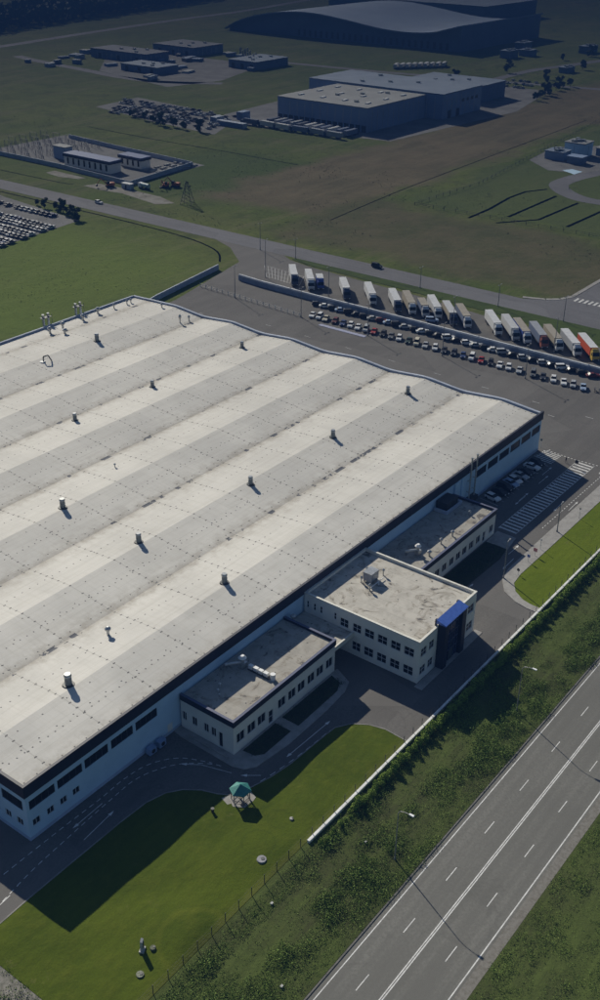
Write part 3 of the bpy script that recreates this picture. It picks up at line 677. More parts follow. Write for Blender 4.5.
vl = [(21.0, 13.0, 2.9, .85, 'large round vent nearest the near corner of the long roof'),
      (61.5, 12.6, 2.7, .75, 'large round vent on the first ridge, above the office block'),
      (62.1, 36.8, 2.7, .75, 'large round vent on the second ridge from the eaves, roof middle'),
      (62.1, 60.2, 2.8, .8, 'large round vent on the third ridge from the eaves, toward roof left'),
      (96.3, 34.7, 2.6, .72, 'round vent on the second ridge, middle one of three in line'),
      (128.3, 34.4, 2.6, .72, 'round vent on the second ridge, second from the yard gable'),
      (163.2, 34.4, 2.7, .72, 'round vent on the second ridge, closest to the yard gable'),
      (96.1, 93.5, 2.5, .7, 'round vent on the fifth bay near a dirty valley, left one'),
      (124.2, 93.0, 2.5, .7, 'round vent on the fifth bay near a dirty valley, middle one'),
      (162.4, 92.7, 2.5, .7, 'round vent on the fifth bay near the wavy gable'),
      (138.0, 129.5, 2.9, .85, 'dark round vent on the last ridge beside a rust streak')]
for x, y, h, r, lb in vl:
    t = make_vent(h, r); t.location = (x, y, zr(y)-.05); tag(t, lb+'', 'roof vent', GV)
for x, y, h, r, lb in [(35.8, 18.7, 1.9, .62, 'small black-capped vent between the first two ridges'), (83.6, 66.0, 1.1, .3, 'tiny stub vent alone in the middle of the roof'),
      (134.3, 146.4, 2.2, .8, 'mushroom vent by the far eaves, leftmost of the cluster'), (139.8, 146.7, 2.2, .8, 'mushroom vent by the far eaves, second of the cluster'),
      (136.6, 142.2, 1.8, .8, 'mushroom vent set in front of the far eaves cluster'), (148.7, 147.2, 2.2, .8, 'mushroom vent by the far eaves, third of the cluster'),
      (156.2, 148.3, 2.2, .8, 'mushroom vent by the far eaves, fourth of the cluster'), (162.9, 147.8, 1.8, .5, 'slim mushroom vent by the far eaves near the roof corner'),
      (168.4, 147.4, 1.6, .45, 'left one of two close stub vents at the far roof corner'), (170.2, 147.4, 1.6, .45, 'right one of two close stub vents at the far roof corner'),
      (172.1, 135.0, 1.6, .5, 'stub vent on the last ridge close to the wavy gable'), (166.7, 122.0, 2.8, .5, 'tall slim vent near the gable, left of a pair'), (169.8, 121.0, 2.0, .45, 'short slim vent near the gable, right of a pair')]:
    t = make_mushroom(h, r); t.location = (x, y, zr(y)-.05); tag(t, lb, 'roof vent', 'small vents on the warehouse roof')
t = thing('bent_duct', 'dark bent pipe duct standing on the far ridge by rust stains', 'duct', (116.7, 129.1, zr(129.1))); t.scale = (.62, .62, .62)
b = MB(); b.tube((0, 0, 0), (0, 0, 2.6), .3); b.tube((0, 0, 2.6), (2.2, -.8, 2.9), .3); b.tube((2.2, -.8, 2.9), (3.4, -1.6, 0), .3); obj('pipe', b, M['darksteel'], t)
b = MB(); b.cyl(-.4, .3, 0, .3, 1.5, 1.3, 14); obj('base', b, M['steel'], t)
for i, x in enumerate((138.0, 151.5)):                   # silos behind the far wall
    t = thing('twin_stack', ('left' if i == 0 else 'right')+' pair of pale steel stacks rising behind the far warehouse wall', 'chimney', (x, 153.5, 0), group='stacks behind the warehouse')
    for dx in (0, 2.0):
        b = MB(); b.cyl(dx, 0, 0, 14.2, .42, n=14); obj('stack', b, M['steel'], t)
    b = MB()
    for z in (5, 9, 13): b.box(-.8, 2.8, -.8, .8, z, z+.12)
    for dx in (-.8, 2.8): b.tube((dx, -.8, 0), (dx, -.8, 14), .06)
    obj('ladder_frame', b, M['darksteel'], t)
def small_vents(pts, z, grp, lab):
    for (x, y, h, r), l2 in zip(pts, lab):
        t = make_mushroom(h, r); t.location = (x, y, z); tag(t, l2, 'roof vent', grp)
small_vents([(81.4, -6.6, 1.6, .3), (86.4, -8.6, 1.6, .3), (80.0, -9.6, 1.7, .35), (84.9, -5.6, 1.6, .3)], 9.0, 'vents round the office plant box',
            ['small white vent on the office roof, left of the plant box', 'small white vent on the office roof, right of the plant box', 'small white vent on the office roof, front of the plant box', 'small white vent on the office roof, behind the plant box'])
t = thing('plant_box', 'grey slatted plant box in the middle of the office roof', 'air conditioner', (83.3, -7.6, 9.0))
b = MB(); b.box(-1.3, 1.3, -1.0, 1.0, .35, 2.2); obj('casing', b, mat('plant_grey', (.34, .36, .40), (.25, .27, .31), 2, .6), t)
b = MB(); [b.box(-1.34, 1.34, -1.04, -1.0, .5+k*.28, .6+k*.28) for k in range(6)]; b.box(-1.35, 1.35, -1.05, 1.05, 2.2, 2.3); obj('louvres', b, M['steel'], t)
b = MB(); b.tube((-3, -1.9, .4), (2, -1.9, .4), .09); b.tube((-.9, -2.6, .35), (.9, -1.0, .35), .09); obj('pipe', b, M['lamp'], t)
for sx in (-1.1, 1.1):
    for sy in (-.8, .8): b = MB(); b.box(sx-.1, sx+.1, sy-.1, sy+.1, 0, .35); obj('leg', b, M['darksteel'], t)
small_vents([(102.6, -9.9, 1.5, .5), (108.5, -9.3, 1.5, .42), (112.9, -9.6, 1.5, .42), (123.6, -7.9, 1.2, .3), (65.6, -1.4, 1.5, .6)], 6.15, 'vents on the low wing roofs',
            ['pale vent at the near end of the far low wing roof', 'pale vent in the sunlit strip of the far low wing roof, nearer the office', 'pale vent in the sunlit strip of the far low wing roof, middle', 'small vent by the far end of the far low wing roof', 'round pale vent where the near wing meets the linking roof'])
def duct_set(x, y, z, lab, s=1.0):
    t = thing('exhaust_duct', lab, 'duct', (x, y, z))
    b = MB(); b.tube((-2.6*s, 2.0*s, 1.2), (0, 0, 1.2), .32*s, n=12); b.tube((0, 0, 1.2), (0, 0, 1.9), .34*s, n=12); obj('duct', b, M['steel'], t)
    b = MB(); b.cyl(0, 0, 1.9, 2.1, .55*s, .8*s, 14); b.cyl(0, 0, 2.1, 2.6, .8*s, .35*s, 14); obj('cap', b, M['lamp'], t)
    b = MB(); b.box(-.7*s, .7*s, -.6*s, .6*s, .2, 1.1); obj('fan_box', b, M['steel'], t)
    for q in ((-.5, -.5), (.5, .5), (-2.3, 1.8)): b = MB(); b.tube((q[0]*s, q[1]*s, 0), (q[0]*s, q[1]*s, 1.1), .05); obj('leg', b, M['darksteel'], t)
duct_set(47.6, -3.6, 6.9, 'shiny exhaust duct with mushroom cap on the near low wing roof')
duct_set(101.6, -7.6, 6.15, 'shiny exhaust duct on the far low wing roof beside the office', .9)
t = thing('condenser_row', 'row of small white condensers on the near low wing roof', 'air conditioner', (48.0, -7.8, 6.9))
for k in range(4): b = MB(); b.box(-.35, .35, 2.0-k*1.15, 2.9-k*1.15, .3, 1.0); obj('condenser', b, M['lamp'], t)
b = MB(); b.box(-.5, -.42, -2.0, 2.9, 0, .3); b.box(.42, .5, -2.0, 2.9, 0, .3); b.box(-.5, .5, -2.0, 2.9, .24, .29); obj('rack', b, M['darksteel'], t)
b = MB(); b.cyl(.1, -2.5, 0, 1.3, .45, .5, 14); obj('fan', b, M['lamp'], t)
small_vents([(40.6, -4.2, 1.1, .26), (39.3, -4.9, .9, .26), (38.6, -5.8, .7, .22)], 6.9, 'stubs on the near low wing roof', ['tallest of three pipe stubs on the near low wing roof', 'middle of three pipe stubs on the near low wing roof', 'lowest of three pipe stubs on the near low wing roof'])

# ------------------------------------------------------------------ walls and fences
t = thing('parapet_wall', 'low white wall running beside the road verge and island lawn', 'wall', (26.4, -34.7, 0))
b = MB(); b.box(26.4, 420, -34.95, -34.47, .02, .6); obj('wall_body', b, mat('bright_white', (.80, .80, .78), (.62, .62, .61), .5, .7), t, True)
t = thing('wire_fence', 'thin wire fence with dark posts edging the lawn and verge', 'fence', (-25, -34.2, 0))
k = 0
for i in range(72):
    x = -26+i*3.0
    b = MB(); b.box(x-.045, x+.045, -34.30, -34.21, 0, 1.9); obj('post', b, M['darksteel'], t, True)
b = MB()
for z in (.35, 1.0, 1.8): b.tube((-26, -34.24, z), (187, -34.24, z), .008, n=4)
obj('wires', b, M['darksteel'], t, True)
t = thing('retaining_wall', 'long pale blue retaining wall between the truck park and car rows', 'wall', (236, 158, 0))
wl = [(236.6, 157), (235.6, 146), (235.2, 120), (235.4, 100), (235.2, 60), (235.0, 20), (235.0, -160)]
b = MB(); cb = MB()
for (xa, ya), (xc, yc) in zip(wl, wl[1:]):
    b.prism([(xa, ya), (xc, yc), (xc+.9, yc), (xa+.9, ya)], .02, 2.0); cb.prism([(xa+.35, ya), (xc+.35, yc), (xc+1.0, yc), (xa+1.0, ya)], 2.0, 2.3)
obj('wall_body', b, M['bank'], t, True); obj('coping', cb, mat('wall_coping', (.60, .62, .64), (.45, .47, .50), .5, .7), t, True)
t = thing('perimeter_wall', 'pale blue concrete wall leading off the far warehouse corner', 'wall', (199, 166, 0))
b = MB(); pts = [(172, 157.5), (200, 164.6), (242, 171.6)]
for a, c in zip(pts, pts[1:]):
    d = (Vector((*c, 0))-Vector((*a, 0))).normalized(); n = Vector((-d.y, d.x, 0))*.5
    b.prism([a, c, (c[0]+n.x, c[1]+n.y), (a[0]+n.x, a[1]+n.y)], 0, 2.1)
obj('panels', b, M['bluewall'], t, True)
t = thing('rail_fence', 'thin rail fence with short posts across the open yard', 'fence', (220, 150, 0))
for k in range(18): b = MB(); y = 163-k*2.9; b.box(221.5-(163-y)*.055-.08, 221.5-(163-y)*.055+.08, y-.08, y+.08, .02, 1.5); obj('post', b, M['polelt'], t, True)
b = MB(); b.tube((221.5, 163, 1.2), (218.8, 113.6, 1.2), .05); b.tube((221.5, 163, .6), (218.8, 113.6, .6), .05); obj('rail', b, M['polelt'], t, True)
# field fence far right
t = thing('field_fence', 'dark thin fence line around the mown plot by the loop road', 'fence', (378, 166, 0))
pts = [(385, -60), (378, 166), (434, 162.5), (648, 190)]
b = MB()
for a, c in zip(pts, pts[1:]):
    A, C = Vector((*a, 0)), Vector((*c, 0)); L = (C-A).length
    for k in range(int(L/6)): p = A.lerp(C, k*6/L); b.box(p.x-.08, p.x+.08, p.y-.08, p.y+.08, 0, 1.6)
    for z in (.7, 1.4): b.tube((*a, z), (*c, z), .05, n=4)
obj('posts_and_wires', b, M['darksteel'], t, True)

# ------------------------------------------------------------------ lamps
def road_lamp(x, y, lab, h=10.6):
    t = thing('street_lamp', lab, 'street lamp', (x, y, 0.05), group='lamps beside the highway')
    b = MB(); b.tube((0, 0, 0), (0, 0, h-.8), .11, .06, 10); pts = [(0, 0, h-.8), (0, -.35, h-.25), (0, -1.0, h), (0, -2.0, h+.15)]
    for p, q in zip(pts, pts[1:]): b.tube(p, q, .06, n=8)
    b.cyl(0, 0, 0, .5, .17, .14, 10)
    obj('pole', b, M['pole'], t)
    b = MB(); b.add([(dx, dy, z) for z in (h+.08, h+.26) for dx, dy in ((-.14, -1.9), (-.2, -2.7), (.2, -2.7), (.14, -1.9))], [(0, 1, 2, 3), (7, 6, 5, 4), (0, 4, 5, 1), (1, 5, 6, 2), (2, 6, 7, 3), (3, 7, 4, 0)])
    obj('lamp_head', b, M['lamp'], t)
road_lamp(-11.2, -47, 'street lamp standing in the verge near the picture bottom')
road_lamp(32.0, -47.3, 'street lamp in the verge opposite the end of the white wall')
road_lamp(75.2, -45.8, 'street lamp in the verge opposite the office entrance')
def tall_pole(x, y, h, lab, arms=2, grp='tall lamp poles round the yard'):
    t = thing('lamp_pole', lab, 'lamp post', (x, y, .02), group=grp)
    b = MB(); b.tube((0, 0, 0), (0, 0, h), .15, .08, 8); b.cyl(0, 0, 0, .6, .22, n=8); obj('pole', b, M['pole'], t)
    for k in range(arms):
        b = MB(); dx = (-1 if k else 1)*.7; b.tube((0, 0, h-.1), (dx, 0, h+.1), .05); b.box(min(dx, dx*1.9), max(dx, dx*1.9), -.15, .15, h+.05, h+.2); obj('lamp_head', b, M['pole'], t)
for x, y, h, l in [(113.4, -22.7, 9.4, 'lamp post on the pavement corner of the island lawn, near the office'), (138.9, -23.2, 7.5, 'lamp post on the island pavement beside the crosshatched lane'),
    (219.8, 144.4, 12, 'tall pole at the left part of the yard rail fence'), (218.8, 113.2, 10.5, 'tall pole where the yard rail fence ends by the cars'), (245.8, 151, 14.7, 'tallest pole beside the hatched empty bays'),
    (218.3, 84.6, 11, 'pole in the front car row beside the pale blue kerb'), (218.1, 55.3, 11, 'pole in the middle of the front car row'), (218.1, 25.6, 11, 'pole in the gap of the front car row, toward its right end'),
    (243.2, 119, 11, 'pole between the fourth truck and the box truck'), (243.2, 66, 11, 'pole beside the tan truck trailers'), (243.4, 28.2, 12, 'pole in front of the last three trucks'),
    (278.2+.0-5, 176, 11, 'pole at the yard turning by the main road'), (272.6, 157, 8, 'pole on the tip of the roadside grass strip'), (272.6, 97.5, 8, 'pole on the roadside grass behind the third truck'),
    (272.6, 64.4, 8, 'pole on the roadside grass behind the middle trucks'), (272.8, 38.8, 9, 'pole on the roadside grass across from the crossing')]:
    tall_pole(x, y, h, l, 1 if x < 200 else 2)

# ------------------------------------------------------------------ lawn furniture
t = thing('gazebo', 'small gazebo with teal hexagonal roof on the lawn edge', 'gazebo', (26.9, -20.4, .1))
b = MB(); b.cyl(0, 0, 0, .16, 1.95, n=6); obj('floor', b, M['paving'], t)
b = MB(); n = 6
ring = [(1.85*math.cos(math.pi/3*i), 1.85*math.sin(math.pi/3*i), 2.45) for i in range(6)]; up = [(.40*math.cos(math.pi/3*i), .40*math.sin(math.pi/3*i), 3.35) for i in range(6)]
b.add(ring+up+[(0, 0, 3.6)]+[(x, y, z-.12) for x, y, z in ring], [(i, (i+1) % 6, 6+(i+1) % 6, 6+i) for i in range(6)]+[(6+i, 6+(i+1) % 6, 12) for i in range(6)]+[(i, 13+i, 13+(i+1) % 6, (i+1) % 6) for i in range(6)]+[tuple(range(18, 12, -1))])
obj('roof', b, M['teal'], t)
for i in range(6):
    a = math.pi/3*i; b = MB(); b.tube((1.55*math.cos(a), 1.55*math.sin(a), .16), (1.55*math.cos(a), 1.55*math.sin(a), 2.5), .07); obj('post', b, M['wood'], t)
b = MB()
for i in range(1, 6):
    a, c = math.pi/3*i, math.pi/3*(i+1)
    if i == 2: continue
    for z in (.5, 1.0): b.tube((1.55*math.cos(a), 1.55*math.sin(a), z), (1.55*math.cos(c), 1.55*math.sin(c), z), .045, n=6)
    for q in np.linspace(0, 1, 6): b.tube((1.55*(math.cos(a)*(1-q)+math.cos(c)*q), 1.55*(math.sin(a)*(1-q)+math.sin(c)*q), .16), (1.55*(math.cos(a)*(1-q)+math.cos(c)*q), 1.55*(math.sin(a)*(1-q)+math.sin(c)*q), 1.0), .03, n=5)
obj('railing', b, M['wood'], t)
b = MB(); b.cyl(0, 0, .16, .9, .12, n=8); b.cyl(0, 0, .9, 1.0, .6, n=10); obj('table', b, M['wood'], t)
s = MB(); s.prism([(25.3, -17.6), (29.7, -19.9), (28.9, -22.0), (26.0, -22.6), (24.4, -20.6)], .08, .19); struct('gazebo_paving', s, M['paving'])
t = thing('monument', 'pale upright stone monument with long shadow on the lawn', 'monument', (-4.0, -28.3, .25), .5); t.scale = (.72, .72, .85)
b = MB(); b.box(-.75, .75, -.5, .5, 0, .35); obj('plinth', b, M['stone'], t)
b = MB(); b.add([(-.5, -.3, .35), (.5, -.3, .35), (.5, .3, .35), (-.5, .3, .35), (-.42, -.25, 2.3), (.48, -.25, 2.5), (.48, .25, 2.6), (-.42, .25, 2.4)], [(3, 2, 1, 0), (4, 5, 6, 7), (0, 1, 5, 4), (1, 2, 6, 5), (2, 3, 7, 6), (3, 0, 4, 7)]); obj('stele', b, M['stone'], t)
b = MB(); b.box(-.32, .32, -.34, -.29, 1.0, 2.0); obj('plaque', b, M['darksteel'], t)
def manhole(x, y, r, lab, m, z=.2):
    t = thing('manhole', lab, 'manhole', (x, y, z), group='manholes in the front lawn')
    b = MB(); b.cyl(0, 0, -.2, .12, r, r*.92, 18); obj('concrete_ring', b, m, t)
    b = MB(); b.cyl(.15, -.1, .12, .17, r*.4, n=14); obj('cover', b, M['darksteel'], t)
manhole(19.1, -31.2, .8, 'round grey concrete manhole on the lawn near the fence posts', mat('grey_ring', (.34, .34, .36), (.24, .24, .26), 3, .9), .38)
manhole(28.7, -29.6, .34, 'small pale lawn manhole nearest the gazebo and wall end', M['kerb'], .3)
manhole(-2.9, -29.3, .45, 'small round manhole just beside the stone monument', mat('mossy_ring', (.14, .15, .10), (.09, .10, .06), 3, .9), .5)
manhole(-7.0, -30.8, .6, 'speckled pale manhole on the lawn below the monument', mat('speckled_ring', (.30, .31, .26), (.08, .10, .04), 7, .9), .25)
t = thing('waste_bin', 'small dark bin standing alone on the lawn left of the gazebo', 'bin', (22.0, -18.6, .18)); b = MB(); b.cyl(0, 0, 0, .8, .22, .27, 10); obj('body', b, M['black'], t); b = MB(); b.cyl(0, 0, .8, .88, .3, n=10); obj('rim', b, M['darksteel'], t)
def marker(x, y, lab):
    t = thing('marker_stone', lab, 'marker', (x, y, .05)); b = MB(); b.box(-.2, .2, -.15, .15, 0, .3); obj('block', b, M['stone'], t); b = MB(); b.box(-.22, .22, -.17, .17, .3, .34); obj('lid', b, M['stone'], t)
marker(13.6, -37.6, 'small white block in the weeds just outside the wire fence'); marker(3.5, -47.4, 'small pale block in the weeds beside the highway kerb'); marker(32, -41.8, 'tiny pale block in the bare middle of the verge')
def sign(x, y, lab, c, h=2.3, wd=.7, z=.16, round_=False):
    t = thing('road_sign', lab, 'road sign', (x, y, z)); b = MB(); b.tube((0, 0, 0), (0, 0, h), .05, n=8); obj('post', b, M['polelt'], t)
    b = MB(); b.box(-.04, -.0, -wd/2, wd/2, h-wd, h) if not round_ else b.tube((-.06, 0, h-.35), (-.1, 0, h-.35), .36, n=16); obj('panel', b, c, t)
sign(126.1, -23.9, 'red and white sign on the island pavement', mat('sign_red', (.62, .08, .10), (.60, .30, .32), 3, .4), 1.9, .9)
sign(129.4, -23.6, 'slim white sign post beside the red sign', M['lamp'], 2.6, .35); sign(122.8, -23.9, 'blue sign on the island pavement nearer the office', M['blue'], 1.8, .7)
sign(148.0, -24.6, 'narrow grey sign on the island pavement by the lane arrows', M['pole'], 2.8, .4); sign(172.2, -12.6, 'dark sign at the end of the crosshatched lane', M['black'], 2.2, .9, .03)
sign(177.5, .2, 'round dark sign at the far right corner of the warehouse', M['darksteel'], 2.6, .7, .03, True); sign(116.6, -24.6, 'round dark sign beside the corner lamp post', M['darksteel'], 1.6, .7, .16, True)
def litter_bins():
    pass

# person walking across the yard crossing
import bmesh
def person(x, y, rz, lab, shirt, trousers, z=.03):
    t = thing('person', lab, 'person', (x, y, z), rz)
    me = bpy.data.meshes.new('body')
    V = [(0, 0, .95), (0, 0, 1.2), (0, .01, 1.42), (0, .01, 1.54), (0, .03, 1.64), (0, .03, 1.74), (.10, 0, .90), (.11, .16, .50), (.11, .10, .08), (.11, .26, .04),
         (-.10, 0, .90), (-.11, -.08, .50), (-.11, -.30, .12), (-.11, -.18, .05), (.19, 0, 1.40), (.24, -.10, 1.13), (.24, -.02, .88), (.24, .02, .80), (-.19, 0, 1.40), (-.24, .06, 1.13), (-.23, .18, .90), (-.23, .21, .82)]
    E = [(0, 1), (1, 2), (2, 3), (3, 4), (4, 5), (0, 6), (6, 7), (7, 8), (8, 9), (0, 10), (10, 11), (11, 12), (12, 13), (2, 14), (14, 15), (15, 16), (16, 17), (2, 18), (18, 19), (19, 20), (20, 21)]
    r = [.15, .14, .15, .06, .10, .09, .10, .07, .045, .04, .10, .07, .045, .04, .06, .045, .035, .035, .06, .045, .035, .035]
    me.from_pydata(V, E, []); me.materials.append(shirt); me.materials.append(trousers); me.materials.append(mat('skin', (.42, .26, .19), (.36, .22, .16), 4, .6)); me.materials.append(mat('hair', (.03, .02, .015), None, 8, .8))
    o = bpy.data.objects.new('body', me); col.objects.link(o)
    sk = o.modifiers.new('s', 'SKIN'); o.modifiers.new('u', 'SUBSURF').levels = 1
    for i, q in enumerate(r): me.skin_vertices[0].data[i].radius = (q, q*.8)
    me.skin_vertices[0].data[0].use_root = True
    dg = bpy.context.evaluated_depsgraph_get(); m2 = bpy.data.meshes.new_from_object(o.evaluated_get(dg))
    for p in m2.polygons:
        c = p.center; p.use_smooth = True
        p.material_index = 3 if c.z > 1.70 or (c.z > 1.6 and c.y < -.02) else 2 if c.z > 1.5 or (abs(c.x) > .19 and c.z < .92) else 0 if c.z > .95 else 1
    bpy.data.objects.remove(o); bo = bpy.data.objects.new('body', m2); col.objects.link(bo); bo.parent = t
person(173.2, -9.2, 1.2, 'person in dark clothes walking past the crosshatched lane end', mat('dark_jacket', (.02, .02, .03), None, 3, .9), mat('dark_jeans', (.015, .02, .035), None, 3, .9))

# ------------------------------------------------------------------ cars
def loft(prof_list):
    pass
_cars = {}
carc = dict(white=(.72, .73, .74), silver=(.42, .44, .46), grey=(.14, .145, .15), black=(.014, .015, .018), blue=(.03, .06, .17), red=(.34, .025, .025), maroon=(.12, .02, .025), green=(.02, .05, .04), cream=(.58, .54, .42), lightblue=(.34, .44, .60), dark=(.03, .035, .05))
def car_mats(c): return mat('paint_'+c, carc[c], tuple(v*.92 for v in carc[c]), 1, .45, 0, spec=.35)
def make_car(colour, kind):
    key = (colour, kind)
    if key in _cars: return _cars[key]
    pm = car_mats(colour); W = .88
    t = thing('parked_car', None, None)
    L = 2.2
    if kind == 'sedan': prof = [(-2.2, .45), (-2.25, .75), (-2.15, .93), (-1.55, .98), (1.0, 1.0), (2.05, .82), (2.25, .62), (2.22, .4), (2.0, .28), (-2.0, .28)]; cab = [(-1.65, .97), (-1.0, 1.40), (.15, 1.42), (.95, .99)]
    elif kind == 'hatch': prof = [(-1.95, .45), (-2.0, .8), (-1.95, 1.0), (-1.6, 1.02), (.95, 1.02), (1.8, .85), (2.0, .62), (1.98, .4), (1.8, .28), (-1.8, .28)]; cab = [(-1.92, 1.0), (-1.55, 1.48), (.1, 1.5), (.95, 1.01)]
    else: prof = [(-2.3, .5), (-2.32, .9), (-2.3, 1.15), (-1.9, 1.17), (1.1, 1.17), (2.0, 1.02), (2.25, .75), (2.22, .45), (2.0, .32), (-2.1, .32)]; cab = [(-2.25, 1.15), (-2.1, 1.78), (.35, 1.80), (1.15, 1.16)]
    b = MB(); n = len(prof)
    vs = [(x, -W*(1 if z < .95 else .95), z) for x, z in prof]+[(x, W*(1 if z < .95 else .95), z) for x, z in prof]
    b.add(vs, [(i, (i+1) % n, n+(i+1) % n, n+i) for i in range(n)]+[tuple(range(n-1, -1, -1)), tuple(range(n, 2*n))])
    (ax, az), (bx, bz), (cx, cz), (dx, dz) = cab; wr = W*.76
    b.add([(bx-.08, -wr, bz), (cx+.08, -wr, cz), (cx+.08, wr, cz), (bx-.08, wr, bz), (bx, -wr*.95, bz+.05), (cx, -wr*.95, cz+.05), (cx, wr*.95, cz+.05), (bx, wr*.95, bz+.05)], [(3, 2, 1, 0), (4, 5, 6, 7), (0, 1, 5, 4), (1, 2, 6, 5), (2, 3, 7, 6), (3, 0, 4, 7)])
    o = obj('body', b, pm, t)
    bv = o.modifiers.new('bevel', 'BEVEL'); bv.width = .06; bv.segments = 2
    b = MB(); wl = W*.92
    b.add([(ax, -wl, az-.02), (dx, -wl, dz-.02), (dx, wl, dz-.02), (ax, wl, az-.02), (bx-.05, -wr, bz+.005), (cx+.05, -wr, cz+.005), (cx+.05, wr, cz+.005), (bx-.05, wr, bz+.005)], [(3, 2, 1, 0), (4, 5, 6, 7), (0, 1, 5, 4), (1, 2, 6, 5), (2, 3, 7, 6), (3, 0, 4, 7)])
    obj('glazing', b, M['glass'], t)
    for sx in (-1.35, 1.35):
        for sy in (-1, 1):
            b = MB(); b.tube((sx, sy*(W-.18), .32), (sx, sy*(W+.03), .32), .32, n=14); obj('wheel', b, M['tyre'], t)
    for sy in (-.62, .62):
        b = MB(); x = prof[5][0]+.05; b.box(x, x+.16, sy-.2, sy+.2, prof[6][1]+.02, prof[6][1]+.16); obj('headlight', b, M['lamp'], t)
    _cars[key] = t; t['used'] = 0
    return t
def place_car(colour, kind, x, y, ang, lab, grp, z=.03):
    p = make_car(colour, kind)
    if p['used'] == 0: p['used'] = 1; o = p
    else: o = copy_tree(p)
    o.location = (x, y, z); o.rotation_euler = (0, 0, R(ang)); tag(o, lab, 'car', grp); return o
ordw = ['first', 'second', 'third', 'fourth', 'fifth', 'sixth', 'seventh', 'eighth', 'ninth', 'tenth', 'eleventh', 'twelfth', 'thirteenth', 'fourteenth', 'fifteenth', 'sixteenth', 'seventeenth', 'eighteenth', 'nineteenth', 'twentieth']+['twenty-'+q for q in ('first', 'second', 'third', 'fourth', 'fifth', 'sixth', 'seventh', 'eighth', 'ninth')]+['thirtieth', 'thirty-first', 'thirty-second']
kinds = ['sedan', 'hatch', 'sedan', 'suv', 'sedan', 'hatch']
r1 = [116.1, 112.5, 109.0, 105.5, 101.7, 98.5, 95.3, 91.7, 88.4, 85.0, 81.7, 78.5, 74.4, 71.6, 68.2, 65.0, 61.4, 58.1, 54.3, 50.9, 47.4, 44.2, 40.9, 37.1, 33.5, 30.0, 26.5, 23.2, 19.9, 16.5, 13.1, 9.6]
c1 = 'dark white dark lightblue black dark black silver maroon lightblue dark silver black white black black white black white silver black white silver black silver black silver black white black black maroon'.split()
for i, (y, c) in enumerate(zip(r1, c1)):
    place_car(c, kinds[(i*5+1) % 6], 232.3, y, -50+random.uniform(-3, 3), f'{c} car, {ordw[i]} from the left in the row under the retaining wall', 'cars angled along the retaining wall')
r2 = [110.4, 107.3, 104.5, 100.6, 97.2, 94.0, 90.9, 87.6, 84.3, 80.6, 77.4, 74.2, 70.4, 67.3, 63.9, 60.2, 56.8, 53.1, 49.7, 46.5, 43.1, 39.7, 36.4, 33.3, 29.5, 24.8, 21.4, 17.9, 14.5, 11.4, 8.1]
c2 = 'white white cream maroon blue white white silver red black grey white green cream silver white dark dark blue white red black white white silver grey dark white white silver lightblue'.split()
for i, (y, c) in enumerate(zip(r2, c2)):
    place_car(c, kinds[(i*7+2) % 6], 221.8, y, 202+random.uniform(-4, 4), f'{c} car, {ordw[i]} from the left in the front row of the yard', 'cars in the front row of the yard')
for i, (x, c, k) in enumerate([(143.5, 'white', 'hatch'), (147.2, 'black', 'sedan'), (150.0, 'black', 'suv'), (153.0, 'lightblue', 'sedan'), (155.1, 'white', 'hatch'), (158.2, 'silver', 'sedan'), (161.0, 'black', 'sedan'), (164.6, 'white', 'sedan'), (167.6, 'black', 'hatch')]):
    place_car(c, k, x, -3.7, -92-random.uniform(0, 14), f'{c} car, {ordw[i]} from the flues in the shade of the warehouse wall', 'cars parked in the warehouse shade')
place_car('black', 'suv', 283.6, 124.5, -92, 'black car driving along the main road beyond the trucks', None, .06)
place_car('white', 'hatch', 284.0, 283.5, -90, 'white car driving on the main road at far left', None, .06)
place_car('lightblue', 'suv', 243.6, 74.6, -60, 'pale blue van parked in front of the ninth truck', None)
# motorcycles at the right end of the front row
for i, y in enumerate((4.6, 3.2)):
    t = thing('motorcycle', ('left' if i == 0 else 'right')+' dark motorcycle at the right end of the front car row', 'motorcycle', (222.4, y, .03), R(200), 'motorcycles by the car row')
    for sx in (-.7, .7): b = MB(); b.tube((sx, -.06, .32), (sx, .06, .32), .32, n=14); obj('wheel', b, M['tyre'], t)
    b = MB(); b.side([(-.75, .75), (-.3, .55), (.35, .6), (.55, .95), (.1, 1.02), (-.3, .85)], -.14, .14); obj('body', b, M['black'], t)
    b = MB(); b.tube((.62, 0, .4), (.45, 0, 1.1), .04); b.tube((.45, -.35, 1.12), (.45, .35, 1.12), .03); obj('handlebar', b, M['steel'], t)
    b = MB(); b.box(-.75, -.1, -.13, .13, .86, .95); obj('saddle', b, M['black'], t)

